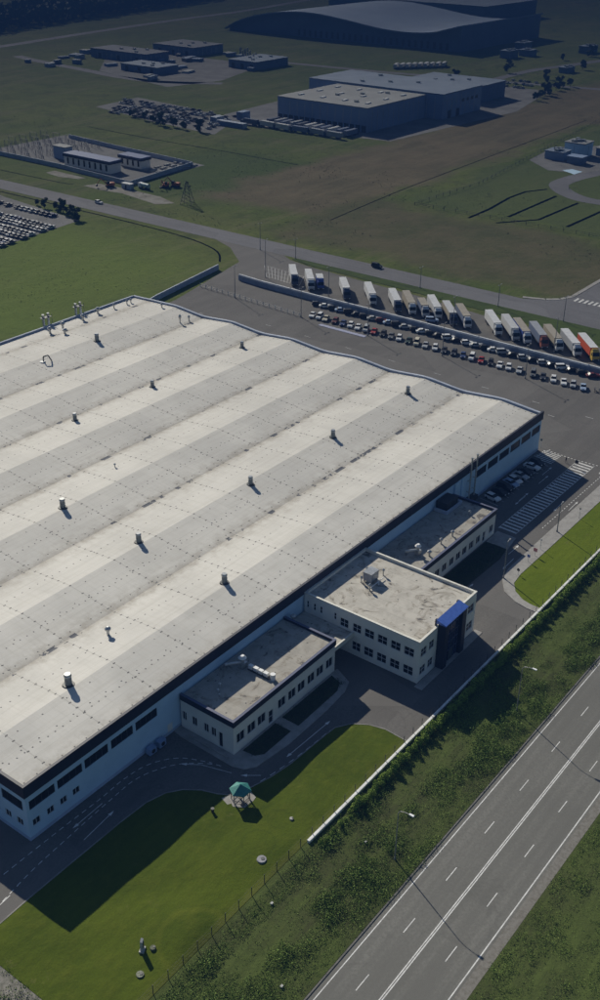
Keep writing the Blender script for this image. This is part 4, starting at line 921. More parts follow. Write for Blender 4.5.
# ------------------------------------------------------------------ trucks
def make_truck(tail, ang, L, side_c, roof_c, cab_c, lab):
    # local x forward; origin on the ground at the tail
    t = thing('semi_truck', lab, 'truck', (tail[0], tail[1], .03), R(ang), 'trucks parked beyond the retaining wall')
    tl = L-2.9; W = 1.27
    b = MB(); b.box(0, tl, -W, W, 1.15, 3.85); b.box(.0, .05, -W-.02, W+.02, 1.1, 3.9)
    obj('trailer_box', b, side_c, t)
    b = MB(); b.box(-.03, tl+.03, -W-.03, W+.03, 3.85, 4.0)
    for k in range(1, int(tl/1.3)): b.box(k*1.3-.03, k*1.3+.03, -W, W, 4.0, 4.03)
    obj('trailer_roof', b, roof_c, t)
    b = MB(); b.box(.3, L-2.2, -.45, .45, .75, 1.15); b.box(L-2.9, L-.2, -.5, .5, .55, .9); obj('chassis', b, M['darksteel'], t)
    x0 = L-2.35
    b = MB(); b.side([(x0, .8), (x0, 3.2), (x0+.5, 3.35), (x0+1.5, 3.0), (x0+2.15, 1.9), (x0+2.25, .5), (x0+1.0, .5), (x0+.9, .8)], -1.22, 1.22); cb = obj('cab', b, cab_c, t)
    b = MB(); b.side([(x0+.05, 3.3), (x0+.1, 3.85), (x0+.5, 3.85), (x0+1.3, 3.12), (x0+.5, 3.36)], -.95, .95); obj('wind_deflector', b, cab_c, t)
    b = MB(); b.add([(x0+1.53, -1.1, 2.98), (x0+2.17, -1.14, 1.92), (x0+2.17, 1.14, 1.92), (x0+1.53, 1.1, 2.98), (x0+1.45, -1.1, 2.95), (x0+2.08, -1.14, 1.88), (x0+2.08, 1.14, 1.88), (x0+1.45, 1.1, 2.95)], [(0, 1, 2, 3), (7, 6, 5, 4), (0, 4, 5, 1), (1, 5, 6, 2), (2, 6, 7, 3), (3, 7, 4, 0)]); obj('windscreen', b, M['glass'], t)
    b = MB(); b.box(x0+.75, x0+1.55, -1.25, -1.225, 1.9, 2.7); obj('side_window', b, M['glass'], t); b = MB(); b.box(x0+.75, x0+1.55, 1.225, 1.25, 1.9, 2.7); obj('side_window', b, M['glass'], t)
    b = MB(); b.box(x0+2.26, x0+2.34, -1.15, 1.15, .5, 1.0); obj('bumper', b, M['darksteel'], t)
    for sy in (-.9, .9): b = MB(); b.box(x0+2.34, x0+2.37, sy-.2, sy+.2, .62, .85); obj('headlight', b, M['lamp'], t)
    ax = [L-1.2, L-3.9]+([1.6, 2.9, 4.2] if L > 11 else [1.6])
    for x in ax:
        for sy in (-1, 1): b = MB(); b.tube((x, sy*.75, .5), (x, sy*1.2, .5), .5, n=14); obj('wheel', b, M['tyre'], t)
def pc(n, c, r=.5): return mat('panel_'+n, c, tuple(v*.85 for v in c), 1.2, r)
Wh, Tn, Gy, Bl, Rd, Ye, Dk = pc('white', (.70, .71, .72)), pc('tan', (.40, .36, .29)), pc('grey', (.36, .38, .42)), pc('blue', (.05, .09, .34)), pc('red', (.55, .10, .04)), pc('yellow', (.62, .42, .08)), pc('dark', (.05, .07, .12))
Sb, Br, Pw = pc('slate', (.16, .20, .30)), pc('brown', (.30, .10, .07)), pc('pale', (.58, .59, .60))
TR = [((255.5, 145.6), 15.5, Wh, Wh, Dk, 'white-trailer truck with dark cab, first from the left'), ((254.8, 137.3), 15.2, Wh, Wh, Pw, 'white-trailer truck with pale cab, second from the left'),
      ((252.6, 130.4), 8.2, Bl, Wh, Bl, 'short box truck with white roof and blue cab'), ((254.8, 121), 15.3, Wh, Wh, Dk, 'lone white truck with dark cab right of the blue box truck'),
      ((256.1, 110.5), 16.2, Wh, Wh, Pw, 'white truck standing alone between two empty bays'), ((255.6, 99.4), 16.2, Wh, Wh, Dk, 'white truck with dark cab at the left end of six'),
      ((256.6, 94.0), 16.2, Tn, Tn, Wh, 'tan trailer truck with white cab, left of the short tan truck'), ((253.2, 85.4), 11, Sb, Tn, Pw, 'short tan-roofed truck among longer trailers'),
      ((258.3, 84.4), 16, Pw, Wh, Wh, 'white truck just right of the short tan-roofed truck'), ((256.2, 76.9), 15.8, Tn, Pw, Dk, 'truck with pale roof and tan sides, second from the gap'),
      ((256.4, 71.5), 15.8, Sb, Tn, Wh, 'tan-roofed truck with slate sides just left of the gap'), ((257.2, 60.2), 16.2, Wh, Wh, Wh, 'all-white truck just right of the wide gap'),
      ((256.8, 53.6), 16.8, Pw, Pw, Gy, 'pale trailer truck with grey cab beside the all-white one'), ((256.0, 48.7), 16, Bl, Tn, Wh, 'blue-sided truck with tan roof and white cab'),
      ((256.3, 42.7), 16, Sb, Gy, Br, 'grey-roofed truck with reddish brown cab'), ((256.7, 37.6), 16, Tn, Tn, Wh, 'tan-sided truck with white cab, third from the right'),
      ((256.5, 31.2), 16.4, Gy, Wh, Wh, 'white-roofed truck left of the red trailer'), ((256.3, 24.9), 16.2, Rd, Wh, Ye, 'red-sided truck with white roof and yellow cab')]
for p, L, a, r_, c, lb in TR: make_truck(p, 222, L, a, r_, c, lb)

# ------------------------------------------------------------------ foliage
def leaf_mesh(name, centers, sizes, m, extra=None, tilt=1.0):
    """many small leaf quads; centers Nx3, sizes N"""
    N = len(centers); a = rng.normal(size=(N, 3)); a[:, 2] *= tilt; a /= np.linalg.norm(a, axis=1)[:, None]
    b = rng.normal(size=(N, 3)); b -= (b*a).sum(1)[:, None]*a; b /= np.linalg.norm(b, axis=1)[:, None]
    sz = np.asarray(sizes)[:, None]; asp = rng.uniform(.45, .9, (N, 1))
    v = np.stack([centers-a*sz-b*sz*asp*.3, centers+b*sz*asp*-.7, centers+a*sz, centers+b*sz*asp*.7], 1).reshape(-1, 3)
    me = bpy.data.meshes.new(name); me.vertices.add(4*N); me.vertices.foreach_set('co', v.astype(np.float32).ravel())
    me.loops.add(4*N); me.loops.foreach_set('vertex_index', np.arange(4*N, dtype=np.int32)); me.polygons.add(N)
    me.polygons.foreach_set('loop_start', np.arange(0, 4*N, 4, dtype=np.int32)); me.polygons.foreach_set('loop_total', np.full(N, 4, dtype=np.int32))
    me.materials.append(m); me.update(calc_edges=True); me.validate(); return me
def value_noise(x, y, sc, seed):
    r = np.random.default_rng(seed); G = r.random((256, 256)); xi = x/sc+1000; yi = y/sc+1000
    x0 = np.floor(xi).astype(int); y0 = np.floor(yi).astype(int); fx = xi-x0; fy = yi-y0; fx = fx*fx*(3-2*fx); fy = fy*fy*(3-2*fy)
    g = lambda a, b: G[a % 256, b % 256]
    return (g(x0, y0)*(1-fx)+g(x0+1, y0)*fx)*(1-fy)+(g(x0, y0+1)*(1-fx)+g(x0+1, y0+1)*fx)*fy
def tufts(x0, x1, y0, y1, n, dens, hfun, size, per):
    X = rng.uniform(x0, x1, n); Y = rng.uniform(y0, y1, n); d = dens(X, Y); k = rng.random(n) < d; X, Y, d = X[k], Y[k], d[k]; H = hfun(X, Y, d)*rng.uniform(.5, 1.15, len(X))
    C = np.repeat(np.stack([X, Y, np.full_like(X, .08)], 1), per, 0); H = np.repeat(H, per); m = len(C); u = rng.normal(size=(m, 3))*.5
    C[:, 0] += u[:, 0]*(.3+.7*H)*.9; C[:, 1] += u[:, 1]*(.3+.7*H)*.9; C[:, 2] += np.abs(rng.random(m))*H
    return C, size*rng.uniform(.6, 1.3, m)*(.55+.6*np.minimum(H, 1.2))
def bandd(y, a, b, s): return np.clip((y-a)/s, 0, 1)*np.clip((b-y)/s, 0, 1)
def dens1(X, Y):
    n1 = value_noise(X, Y*1.6, 3.5, 3); n2 = value_noise(X, Y, 12, 4); off = 1.2*np.sin(X*.05)
    tall = bandd(Y, -48.3+off*.3, -42.6+off, 1.3)*np.clip((n1-.15)*2.0, 0, 1)
    fence = bandd(Y, -39.0, -35.0, 1.4)*.55
    low = .10+np.clip((n1*n2-.18)*2.2, 0, .6)
    edge = bandd(Y, -50.8, -47, 1)*.22
    return np.clip(tall+fence+low+edge, 0, 1)
def h1(X, Y, d): return .14+1.15*d**1.1*value_noise(X, Y, 1.7, 9)
C, S = tufts(-70, 330, -50.9, -35.0, 52000, dens1, h1, .13, 6)
near = tufts(-40, 130, -50.9, -35.0, 34000, dens1, h1, .09, 7)
C = np.concatenate([C, near[0]]); S = np.concatenate([S, near[1]])
def dens2(X, Y):
    n1 = value_noise(X, Y, 3.0, 13); n2 = value_noise(X, Y, 10, 14)
    return np.clip(bandd(Y, -74.5, -68.2, 1.0)*(.2+n1)+.12+np.clip((n1*n2-.15)*2.6, 0, .9), 0, 1)
near = tufts(0, 150, -112, -68.6, 46000, dens2, lambda X, Y, d: .12+.75*d*value_noise(X, Y, 1.8, 19), .11, 7)
C = np.concatenate([C, near[0]]); S = np.concatenate([S, near[1]])
rb = tufts(-40, -17.6, -34, -9, 2600, lambda X, Y: np.clip((value_noise(X, Y, 2.4, 23)-.35)*2.4, 0, 1), lambda X, Y, d: .1+.5*d, .15, 7)
C = np.concatenate([C, rb[0]]); S = np.concatenate([S, rb[1]])
o = obj('undergrowth', leaf_mesh('undergrowth', C, S, M['weeds']), None); tag(o, 'rough green weeds covering the verges beside the highway', 'undergrowth', kind='stuff')
bedC, bedS = tufts(36.4, 62.3, -16.3, -13.3, 900, lambda X, Y: np.where((X > 45.3) & (X < 47.3), 0, .8), lambda X, Y, d: .45+0*X, .13, 7)
b2 = tufts(93.8, 124.3, -17.4, -12.6, 1500, lambda X, Y: .8+0*X, lambda X, Y, d: .5+0*X, .14, 7)
sX = tufts(288, 820, -120, 620, 42000, lambda X, Y: np.clip((value_noise(X, Y, 45, 51)*value_noise(X, Y, 12, 52)-.22)*3.0, .03, .9), lambda X, Y, d: .15+.35*value_noise(X, Y, 8, 53), .42, 3)
keep = ~((sX[0][:, 0] > 430) & (sX[0][:, 0] < 740) & (sX[0][:, 1] > 200)) | (rng.random(len(sX[0])) < .10)
keep &= ~((sX[0][:, 0] < 390) & (sX[0][:, 1] > 285))
sX2 = tufts(120, 268, 178, 330, 12000, lambda X, Y: np.clip((value_noise(X, Y, 30, 61)-.35)*1.2, .02, .5), lambda X, Y, d: .15+0*X, .28, 3)
o = obj('field_scrub', leaf_mesh('field_scrub', np.concatenate([sX[0][keep], sX2[0]]), np.concatenate([sX[1][keep], sX2[1]])*.8, M['scrub']), None); tag(o, 'low scrub and tussocks scattered over the open fields', 'scrub', kind='stuff')
o = obj('bed_plants', leaf_mesh('bed_plants', np.concatenate([bedC, b2[0]]), np.concatenate([bedS, b2[1]]), M['treeleaf']), None); tag(o, 'dark low plants filling the beds below the office wings', 'ground cover', kind='stuff')

def bush_mesh(name, r, h, n, size, m):
    u = rng.normal(size=(n, 3)); u /= np.linalg.norm(u, axis=1)[:, None]; rad = rng.random(n)**.35
    C = np.stack([u[:, 0]*r*rad, u[:, 1]*r*rad, h*.5+u[:, 2]*h*.5*rad], 1); w_ = 1-.35*(C[:, 2]/h); C[:, 0] *= w_; C[:, 1] *= w_
    return leaf_mesh(name, C, size*rng.uniform(.6, 1.3, n), m)
bv = [bush_mesh('shrub', rng.uniform(.75, 1.1), rng.uniform(1.2, 2.3), 520, .13, M['hedge']) for _ in range(6)]
for i in range(168):
    x = 27.5+i*.92+random.uniform(-.3, .3)
    o = bpy.data.objects.new('shrub', bv[i % 6]); col.objects.link(o); sc_ = random.uniform(.75, 1.15)*(.55 if x < 36 else 1)
    o.location = (x, -36.5+random.uniform(-.35, .3), .05); o.rotation_euler = (0, 0, random.uniform(0, 6)); o.scale = (sc_,)*3
    tag(o, 'leafy green shrub in the row outside the low white wall', 'shrub', 'shrubs in a row outside the white wall')

def tree_meshes(h, r, n, size):
    b = MB(); b.tube((0, 0, 0), (0, 0, h*.55), h*.035, h*.02, 7)
    for k in range(5):
        a = k*1.26; b.tube((0, 0, h*(.28+.05*k)), (r*.6*math.cos(a), r*.6*math.sin(a), h*(.5+.07*k)), h*.015, h*.006, 5)
    tr = fixn(b.mesh('trunk', M['bark']))
    pts = []
    for k in range(9):
        cx, cy, cz = rng.normal(size=3)*np.array([r*.42, r*.42, h*.16])+np.array([0, 0, h*.62]); rr = rng.uniform(.35, .6)*r
        u = rng.normal(size=(n//9, 3)); u /= np.linalg.norm(u, axis=1)[:, None]; pts.append(np.array([cx, cy, cz])+u*(rng.random((n//9, 1))**.3)*rr*np.array([1, 1, .8]))
    C = np.concatenate(pts); return tr, leaf_mesh('crown', C, size*rng.uniform(.6, 1.4, len(C)), M['treeleaf'])
TV = [tree_meshes(10, 4.2, 1000, .7), tree_meshes(8, 3.8, 900, .65), tree_meshes(12, 4.5, 1100, .75)]
def tree(x, y, s, v, lab, grp):
    t = thing('tree', lab, 'tree', (x, y, 0), random.uniform(0, 6), grp); t.scale = (s,)*3
    for nm, me in zip(('trunk', 'crown'), TV[v]): o = bpy.data.objects.new(nm, me); col.objects.link(o); o.parent = t
for i, (x, y, s) in enumerate([(452, 418, .9), (449, 408, .9), (446, 398, 1.1), (447, 388, 1.0), (445, 378, 1.0), (447, 366, 1.0), (455, 432, .8)]):
    tree(x, y, s*.62, i % 3, 'dark tree in the row before the distant storage yard', 'trees before the distant storage yard')
for i, (x, y, s) in enumerate([(262, 297, .6), (263, 290, .65), (262, 284, .7), (263, 279, .6), (259, 276, .55), (258, 271, .6), (255, 268, .55), (263, 303, .5)]):
    tree(x, y, s*.75, i % 3, 'small dark tree at the end of the left car lot', 'trees by the left car lot')
for i, (x, y, s) in enumerate([(690, 258, .9), (704, 262, 1.0), (716, 264, 1.1), (728, 268, .9), (742, 268, 1.1), (757, 272, 1.0), (767, 268, .9), (772, 290, 1), (790, 300, .9), (800, 340, 1.1), (840, 360, 1), (735, 352, 1), (860, 300, 1.1), (905, 340, 1), (945, 330, 1.2)]):
    tree(x, y, s*.7, i % 3, 'dark tree among the distant sheds at upper right', 'trees among the distant sheds')
# far wood along the top
N = 26000; X = rng.uniform(0, 1, N); Yd = rng.uniform(0, 95, N)
px = 560+X*1100; py = 845+X*230+Yd; hh = 12+9*value_noise(px, py, 22, 31)
C = np.stack([px, py, hh*rng.random(N)**.5], 1)
o = obj('distant_woods', leaf_mesh('distant_woods', C, rng.uniform(2.0, 4.5, N), M['treeleaf']), None); tag(o, 'dark belt of distant woods beyond the last road', 'woods', kind='stuff')

# ------------------------------------------------------------------ the distance
def shed(name, lab, x0, x1, y0, y1, h, wm, rm, cat='warehouse', doors=0, skylights=0, band=None):
    t = thing(name, lab, cat, ((x0+x1)/2, (y0+y1)/2, 0))
    b = MB(); b.box(x0, x1, y0, y1, 0, h); obj('wall', b, wm, t, True)
    b = MB(); b.box(x0-.4, x1+.4, y0-.4, y1+.4, h, h+.5); obj('roof', b, rm, t, True)
    if band:
        b = MB(); b.box(x0-.5, x1+.5, y0-.5, y1+.5, h-1.2, h); obj('fascia', b, band, t, True)
    if x1-x0 > 9:
        for k in range(4):
            xx = x0+(x1-x0)*(.2+.2*k); yy = y0+(y1-y0)*(.25+.5*((k*7+int(x0)) % 10)/10); b = MB(); b.box(xx-1.1, xx+1.1, yy-1.1, yy+1.1, h+.5, h+1.6); obj('roof_unit', b, M['steel'], t, True)
    b = MB(); nrib = int((y1-y0)/6)
    for k in range(1, nrib): b.box(x0-.09, x0, y0+k*6-.12, y0+k*6+.12, .05, h-1.3)
    if b.v: obj('cladding_ribs', b, M['steel'] if 'pale' in lab else M['farroofdark'], t, True)
    b = MB()
    for k in range(1, int((x1-x0)/6)): b.box(x0+k*6-.12, x0+k*6+.12, y0-.09, y0, .05, h-1.3)
    if b.v: obj('cladding_ribs', b, M['steel'] if 'pale' in lab else M['farroofdark'], t, True)
    for k in range(doors):
        y = y0+(k+.5)*(y1-y0)/doors; b = MB(); b.box(x0-.12, x0-.01, y-1.7, y+1.7, .05, 4); obj('door', b, M['black'], t, True)
    if skylights:
        for k in range(skylights):
            x = x0+(x1-x0)*(.2+.3*(k % 3)); y = y0+(y1-y0)*((k//3+.5)/(skylights/3)); b = MB(); b.box(x-2.5, x+2.5, y-.8, y+.8, h+.5, h+1.1); obj('skylight', b, M['lamp'], t, True)
    return t
shed('distribution_hall', 'distant blue-grey hall with pale roof and loading docks', 510, 578, 284, 354, 14.3, M['farwall'], M['farroof'], doors=16, skylights=12)
t = shed('distribution_hall', 'taller dark blue hall joined behind the pale-roofed hall', 578.6, 630, 271, 380, 15.6, M['farwall'], M['farroofdark'])
for x in (586, 597): b = MB(); b.box(x, x+4, 270.85, 270.99, .05, 5); obj('door', b, M['black'], t, True)
b = MB(); [b.box(604+k*6, 607+k*6, 270.88, 270.99, 8.5, 10.5) for k in range(4)]; obj('windows', b, M['glass'], t, True)
shed('storage_shed', 'low dark shed behind the joined distant halls', 648, 690, 284, 345, 11, M['farwall2'], M['farroofdark'], 'shed', doors=4)
# wavy roofed hall
t = thing('wavy_hall', 'huge far hall whose roof sweeps down in a wave', 'hall', (960, 560, 0))
ky = [(719, 1.0), (700, 9.5), (670, 17.5), (632, 22.3), (597, 22.6), (560, 19), (525, 14.8), (496, 13.2), (467, 14.5), (450, 18), (436, 21.8)]
ky = smooth(ky, 5); n = len(ky)
b = MB(); b.add([(x, y, z) for x in (888, 1050) for y, z in ky]+[(x, y, 0) for x in (888, 1050) for y, z in ky],
    [(2*n+i, i, i+1, 2*n+i+1) for i in range(n-1)]+[(n+i, 3*n+i, 3*n+i+1, n+i+1) for i in range(n-1)]+[(n-1, 2*n-1, 4*n-1, 3*n-1)])
obj('wall', b, M['farwall2'], t, True)
b = MB(); b.add([(x, y, z+.1+dz) for dz in (0, 1.2) for x in (880, 1054) for y, z in ky], [(2*n+i, 3*n+i, 3*n+i+1, 2*n+i+1) for i in range(n-1)]+[(i, n+i, n+i+1, i+1) for i in range(n-1)]+[(i, 2*n+i, 2*n+i+1, i+1) for i in range(n-1)]+[(n+i, 3*n+i, 3*n+i+1, n+i+1) for i in range(n-1)]+[(n-1, 2*n-1, 4*n-1, 3*n-1), (0, n, 3*n, 2*n)])
obj('roof', b, mat('far_blue_roof', (.26, .33, .45), (.22, .28, .40), .03, .6), t, True)
for k in range(26):
    y = 450+k*7; b = MB(); b.box(887.6, 887.95, y-1.4, y+1.4, 1, 7); obj('window', b, M['glass'], t, True)
shed('far_hall', 'second dark hall behind the wave-roofed hall at the top edge', 1125, 1250, 540, 760, 18, M['farwall2'], M['farroofdark'])
for nm, lab, a in [('factory_block', 'long low dark factory block at far left with pale roof', (640, 668, 600, 668, 7)), ('factory_block', 'flat pale-roofed factory block beside the far-left factory yard', (700, 740, 600, 650, 7)),
                   ('factory_block', 'small dark factory block nearest in the far-left factory', (600, 624, 548, 590, 5)), ('factory_block', 'narrow factory block right of the far-left factory yard', (672, 715, 505, 535, 6))]:
    shed(nm, lab, *a, M['farwall2'], M['farroofdark'] if 'pale' not in lab else mat('factory_roof', (.15, .16, .19), None, .1, .9), 'factory', doors=3)
for k in range(14):                                      # pale columns/tanks in the factory yard
    t = thing('storage_tank', 'slim pale storage tank in the row of the far factory yard', 'tank', (738-k*3.6, 572-k*4.5+(k % 2)*7, 0), group='tanks in the far factory yard')
    b = MB(); b.cyl(0, 0, 0, 5.5+(k*37 % 3), .7, n=10); obj('body', b, M['farroof'], t); b = MB(); b.cyl(0, 0, 5.5+(k*37 % 3), 6.0+(k*37 % 3), .7, .3, 10); obj('lid', b, M['steel'], t)
rr = random.Random(5)
for k in range(44):                                      # stacked material in the far-left yard
    x, y = rr.uniform(572, 735), rr.uniform(500, 690); a, b_, h_ = rr.uniform(1.5, 6), rr.uniform(1.5, 9), rr.uniform(1, 3.2)
    t = thing('material_stack', 'low stack of goods in the dim far-left factory yard', 'stack', (x, y, .05), rr.uniform(-.3, .3), 'stacks of goods in the far-left yard')
    b = MB(); b.box(-a, a, -b_/2, b_/2, 0, h_); obj('goods', b, rr.choice([M['farwall'], M['farroofdark'], M['farwall2'], M['bluewall'], M['rubble']]), t); b = MB(); b.box(-a-.1, a+.1, -b_/2-.1, b_/2+.1, h_, h_+.15); obj('cover', b, rr.choice([M['farroof'], M['farroofdark'], M['farwall2']]), t)
# substation
t = thing('compound_wall', 'pale blue wall enclosing the substation compound', 'wall', (318, 300, 0))
pts = [(322, 470), (323.5, 405), (323, 355), (318.5, 297.5), (372.5, 303.8), (376.4, 363), (381, 411)]
b = MB()
for a, c in zip(pts, pts[1:]):
    d = (Vector((*c, 0))-Vector((*a, 0))).normalized(); nn = Vector((-d.y, d.x, 0))*.35
    b.prism([a, c, (c[0]+nn.x, c[1]+nn.y), (a[0]+nn.x, a[1]+nn.y)], 0, 2.3)
obj('panels', b, M['bluewall'], t, True)
t = shed('service_building', 'long low pale building with dark blue roof inside the compound', 330, 338, 323.5, 358.5, 6, M['cream'], pc('roofblue', (.10, .14, .30)), 'building', band=M['navy'])
for k in range(8): b = MB(); y = 326+k*4.2; b.box(329.8, 329.97, y-.6, y+.6, 1.2, 4.4); obj('window', b, M['glass'], t, True)
t = shed('service_building', 'shorter pale building with dark blue roof inside the compound', 348.5, 355.5, 319, 335.5, 5.4, M['cream'], pc('roofblue', (.10, .14, .30)), 'building', band=M['navy'])
for k in range(4): b = MB(); y = 321+k*4; b.box(348.3, 348.47, y-.6, y+.6, 1.2, 4); obj('window', b, M['glass'], t, True)
shed('switch_house', 'plain grey block standing among the substation frames', 338, 343, 366, 376, 6.5, M['farwall'], M['farroof'], 'building')
def portal_frame(x, y):
    t = thing('substation_frame', 'steel portal frame with insulators in the substation compound', 'substation frame', (x, y, 0), group='steel frames of the substation'); t.scale = (.8, .8, .65)
    b = MB()
    for dy in (-3.5, 3.5): b.tube((-.6, dy, 0), (0, dy, 7), .14, .1, 6); b.tube((.6, dy, 0), (0, dy, 7), .14, .1, 6)
    b.tube((0, -3.5, 7), (0, 3.5, 7), .13, n=6); obj('frame', b, M['pole'], t)
    for dy in (-2.4, 0, 2.4): b = MB(); b.cyl(1.8, dy, 0, 2.6, .2, n=6); obj('insulator', b, M['farroof'], t)
for i in range(6):
    for j in range(5): portal_frame(331+i*8, 378+j*11 if i > 1 else 380+j*12)
for i in range(16):
    x, y = 330+(i % 4)*7.5, 303+(i//4)*4.2
    t = thing('foundation_block', 'row of pale foundation blocks beside the compound yard', 'concrete block', (x+20, y, 0.05), group='concrete blocks laid out in the compound')
    b = MB(); b.box(-2.2, 2.2, -.8, .8, 0, .7); obj('block', b, M['kerb'], t); b = MB(); b.box(-1.8, 1.8, -.5, .5, .7, .8); obj('capping', b, M['farroof'], t)
# excavators
def digger(x, y, rz, lab):
    t = thing('excavator', lab, 'excavator', (x, y, 0), rz)
    for sy in (-1.1, 1.1): b = MB(); b.side([(-2, .1), (-2.1, .5), (-1.8, .9), (1.8, .9), (2.1, .5), (2, .1)], sy-.3, sy+.3); obj('track', b, M['black'], t)
    b = MB(); b.side([(-2.4, 1.0), (-2.3, 2.2), (-.4, 2.3), (.4, 1.8), (1.6, 1.7), (1.6, 1.0)], -1.3, 1.3); obj('body', b, M['orange'], t)
    b = MB(); b.box(.1, 1.6, .1, 1.2, 1.7, 3.0); obj('cab', b, M['glass'], t)
    b = MB(); b.tube((1.4, -.4, 1.6), (4.2, -.4, 4.4), .3, .22); b.tube((4.2, -.4, 4.4), (6.4, -.4, 1.8), .22, .15); obj('arm', b, M['orange'], t)
    b = MB(); b.side([(6.0, 1.9), (6.9, 1.7), (6.9, .8), (6.1, .7)], -.9, .1); obj('bucket', b, M['darksteel'], t)
digger(310.4, 303.5, 2.6, 'orange excavator by the roadside before the compound wall'); digger(331.5, 278.5, 1.9, 'orange excavator standing apart right of the compound'); digger(327.5, 281.5, 3.6, 'orange excavator working next to the other on the field')
t = thing('site_tanker', 'pale tank truck parked outside the compound corner', 'truck', (318.5, 287, 0), 1.5)
b = MB(); b.tube((-3, 0, 1.9), (2, 0, 1.9), 1.1, n=14); obj('tank', b, pc('tealish', (.35, .50, .52)), t); b = MB(); b.box(2.2, 4, -1.1, 1.1, .6, 2.8); obj('cab', b, Wh, t)
for x in (-2.2, -1, 3): b = MB(); b.tube((x, -1.1, .5), (x, 1.1, .5), .5, n=12); obj('wheel', b, M['tyre'], t)
t = thing('site_hut', 'white site hut beside the compound corner', 'hut', (313.5, 294, 0)); b = MB(); b.box(-1.3, 1.3, -3, 3, .1, 2.6); obj('wall', b, M['bluewall'], t); b = MB(); b.box(-1.4, 1.4, -3.1, 3.1, 2.6, 2.8); obj('roof', b, Wh, t); b = MB(); b.box(-1.34, -1.3, -.5, .5, .1, 2.1); obj('door', b, M['black'], t)
# lattice pylon
t = thing('lattice_pylon', 'dark lattice pylon standing on the grass right of the compound', 'pylon', (310.5, 251, 0), .4); t.scale = (.75, .75, .7)
b = MB(); H = 15
for lv in range(6):
    z0, z1 = H*lv/6, H*(lv+1)/6; w0, w1 = 3.2*(1-z0/H)+.4, 3.2*(1-z1/H)+.4
    cs0 = [(sx*w0, sy*w0, z0) for sx, sy in ((-1, -1), (1, -1), (1, 1), (-1, 1))]; cs1 = [(sx*w1, sy*w1, z1) for sx, sy in ((-1, -1), (1, -1), (1, 1), (-1, 1))]
    for i in range(4): b.tube(cs0[i], cs1[i], .15, n=4); b.tube(cs0[i], cs1[(i+1) % 4], .09, n=4); b.tube(cs0[(i+1) % 4], cs1[i], .09, n=4)
obj('legs', b, M['darksteel'], t)
b = MB(); [b.tube((0, -w_, z), (0, w_, z), .12, n=4) for z, w_ in ((10, 3.5), (12.5, 2.8), (14.5, 2))]; obj('crossarms', b, M['darksteel'], t)
s = MB(); s.sheet([(304, 316), (303, 302), (305, 290), (300, 262), (307, 256), (312, 270), (313, 290), (312, 312)], .05); s.sheet([(317, 352), (311, 352), (309, 340), (312, 328), (316, 327)], .055)
struct('dirt_patch', s, mat('pale_dirt', (.24, .23, .20), (.14, .13, .10), .15, .95))
# buildings on the right beside the loop road
t = shed('plant_building', 'white boxy plant building beside the loop road', 528, 540, 148, 160, 7.5, M['white'], M['farroof'], 'building')
shed('plant_building', 'low blue-grey building in front of the white plant building', 514, 524, 154, 165, 4.2, M['farwall'], M['farroofdark'], 'building')
shed('plant_building', 'small dark blue building at the left of the plant cluster', 511, 518, 141.5, 150, 3.6, M['farwall2'], M['farwall'], 'building')
shed('plant_building', 'low grey building right of the white plant building', 540.5, 552, 140, 146, 4.0, M['farwall'], M['farroof'], 'building')
s = MB(); s.sheet([(487.5, 134.5), (496.5, 134), (499, 141), (493, 144)], .09); struct('concrete_slab', s, M['white'])

# far parked vehicles, each a simple small car
def far_car_mesh(c):
    b = MB(); b.box(-2.1, 2.1, -.88, .88, .3, .95); b.add([(-1.4, -.8, .95), (1.0, -.8, .95), (1.0, .8, .95), (-1.4, .8, .95), (-1.0, -.65, 1.45), (.4, -.65, 1.45), (.4, .65, 1.45), (-1.0, .65, 1.45)], [(4, 5, 6, 7)])
    b.cur = 1; o = len(b.v)-8; b.f += [(o, o+1, o+5, o+4), (o+1, o+2, o+6, o+5), (o+2, o+3, o+7, o+6), (o+3, o, o+4, o+7)]; b.mi += [1]*4
    return fixn(b.mesh('parked_car', [car_mats(c), M['glass']]))
fcm = {c: far_car_mesh(c) for c in ('white', 'silver', 'grey', 'black', 'blue', 'red', 'dark')}
cc = ['white', 'silver', 'silver', 'silver', 'grey', 'grey', 'white', 'dark', 'silver', 'grey', 'grey', 'blue']
words = dict(white='white', silver='silver', grey='grey', black='black', blue='blue', red='red', dark='dark')
def farlot(rows, lab, grp, keep=.93):
    for (x, y0, y1, step, ang) in rows:
        y = y0
        while y < y1:
            if random.random() < keep:
                c = random.choice(cc); o = bpy.data.objects.new('parked_car', fcm[c]); col.objects.link(o)
                o.location = (x+random.uniform(-.3, .3), y, .06); o.rotation_euler = (0, 0, R(ang+random.uniform(-3, 3))); tag(o, f'{words[c]} {lab}', 'car', grp+', '+words[c]+' ones')
            y += step
farlot([(209, 262, 345, 2.9, 0), (214.5, 263, 345, 2.9, 0), (222, 264, 345, 2.9, 0), (227.5, 266, 345, 2.9, 0), (235, 267, 340, 2.9, 0), (240.5, 268, 335, 2.9, 0), (254, 282, 345, 3.4, 0)], 'car in the crowded lot at the left edge', 'cars crowded in the left lot')
farlot([(456+k*6.0, 366+k*2, 455+k*4, 5.4, 90) for k in range(8)], 'car in the distant storage yard', 'cars in the distant storage yard', .8)
farlot([(734+k*15, 292, 318, 3.4, 0) for k in range(3)], 'car in the small car park beyond the halls', 'cars beyond the halls', .8)
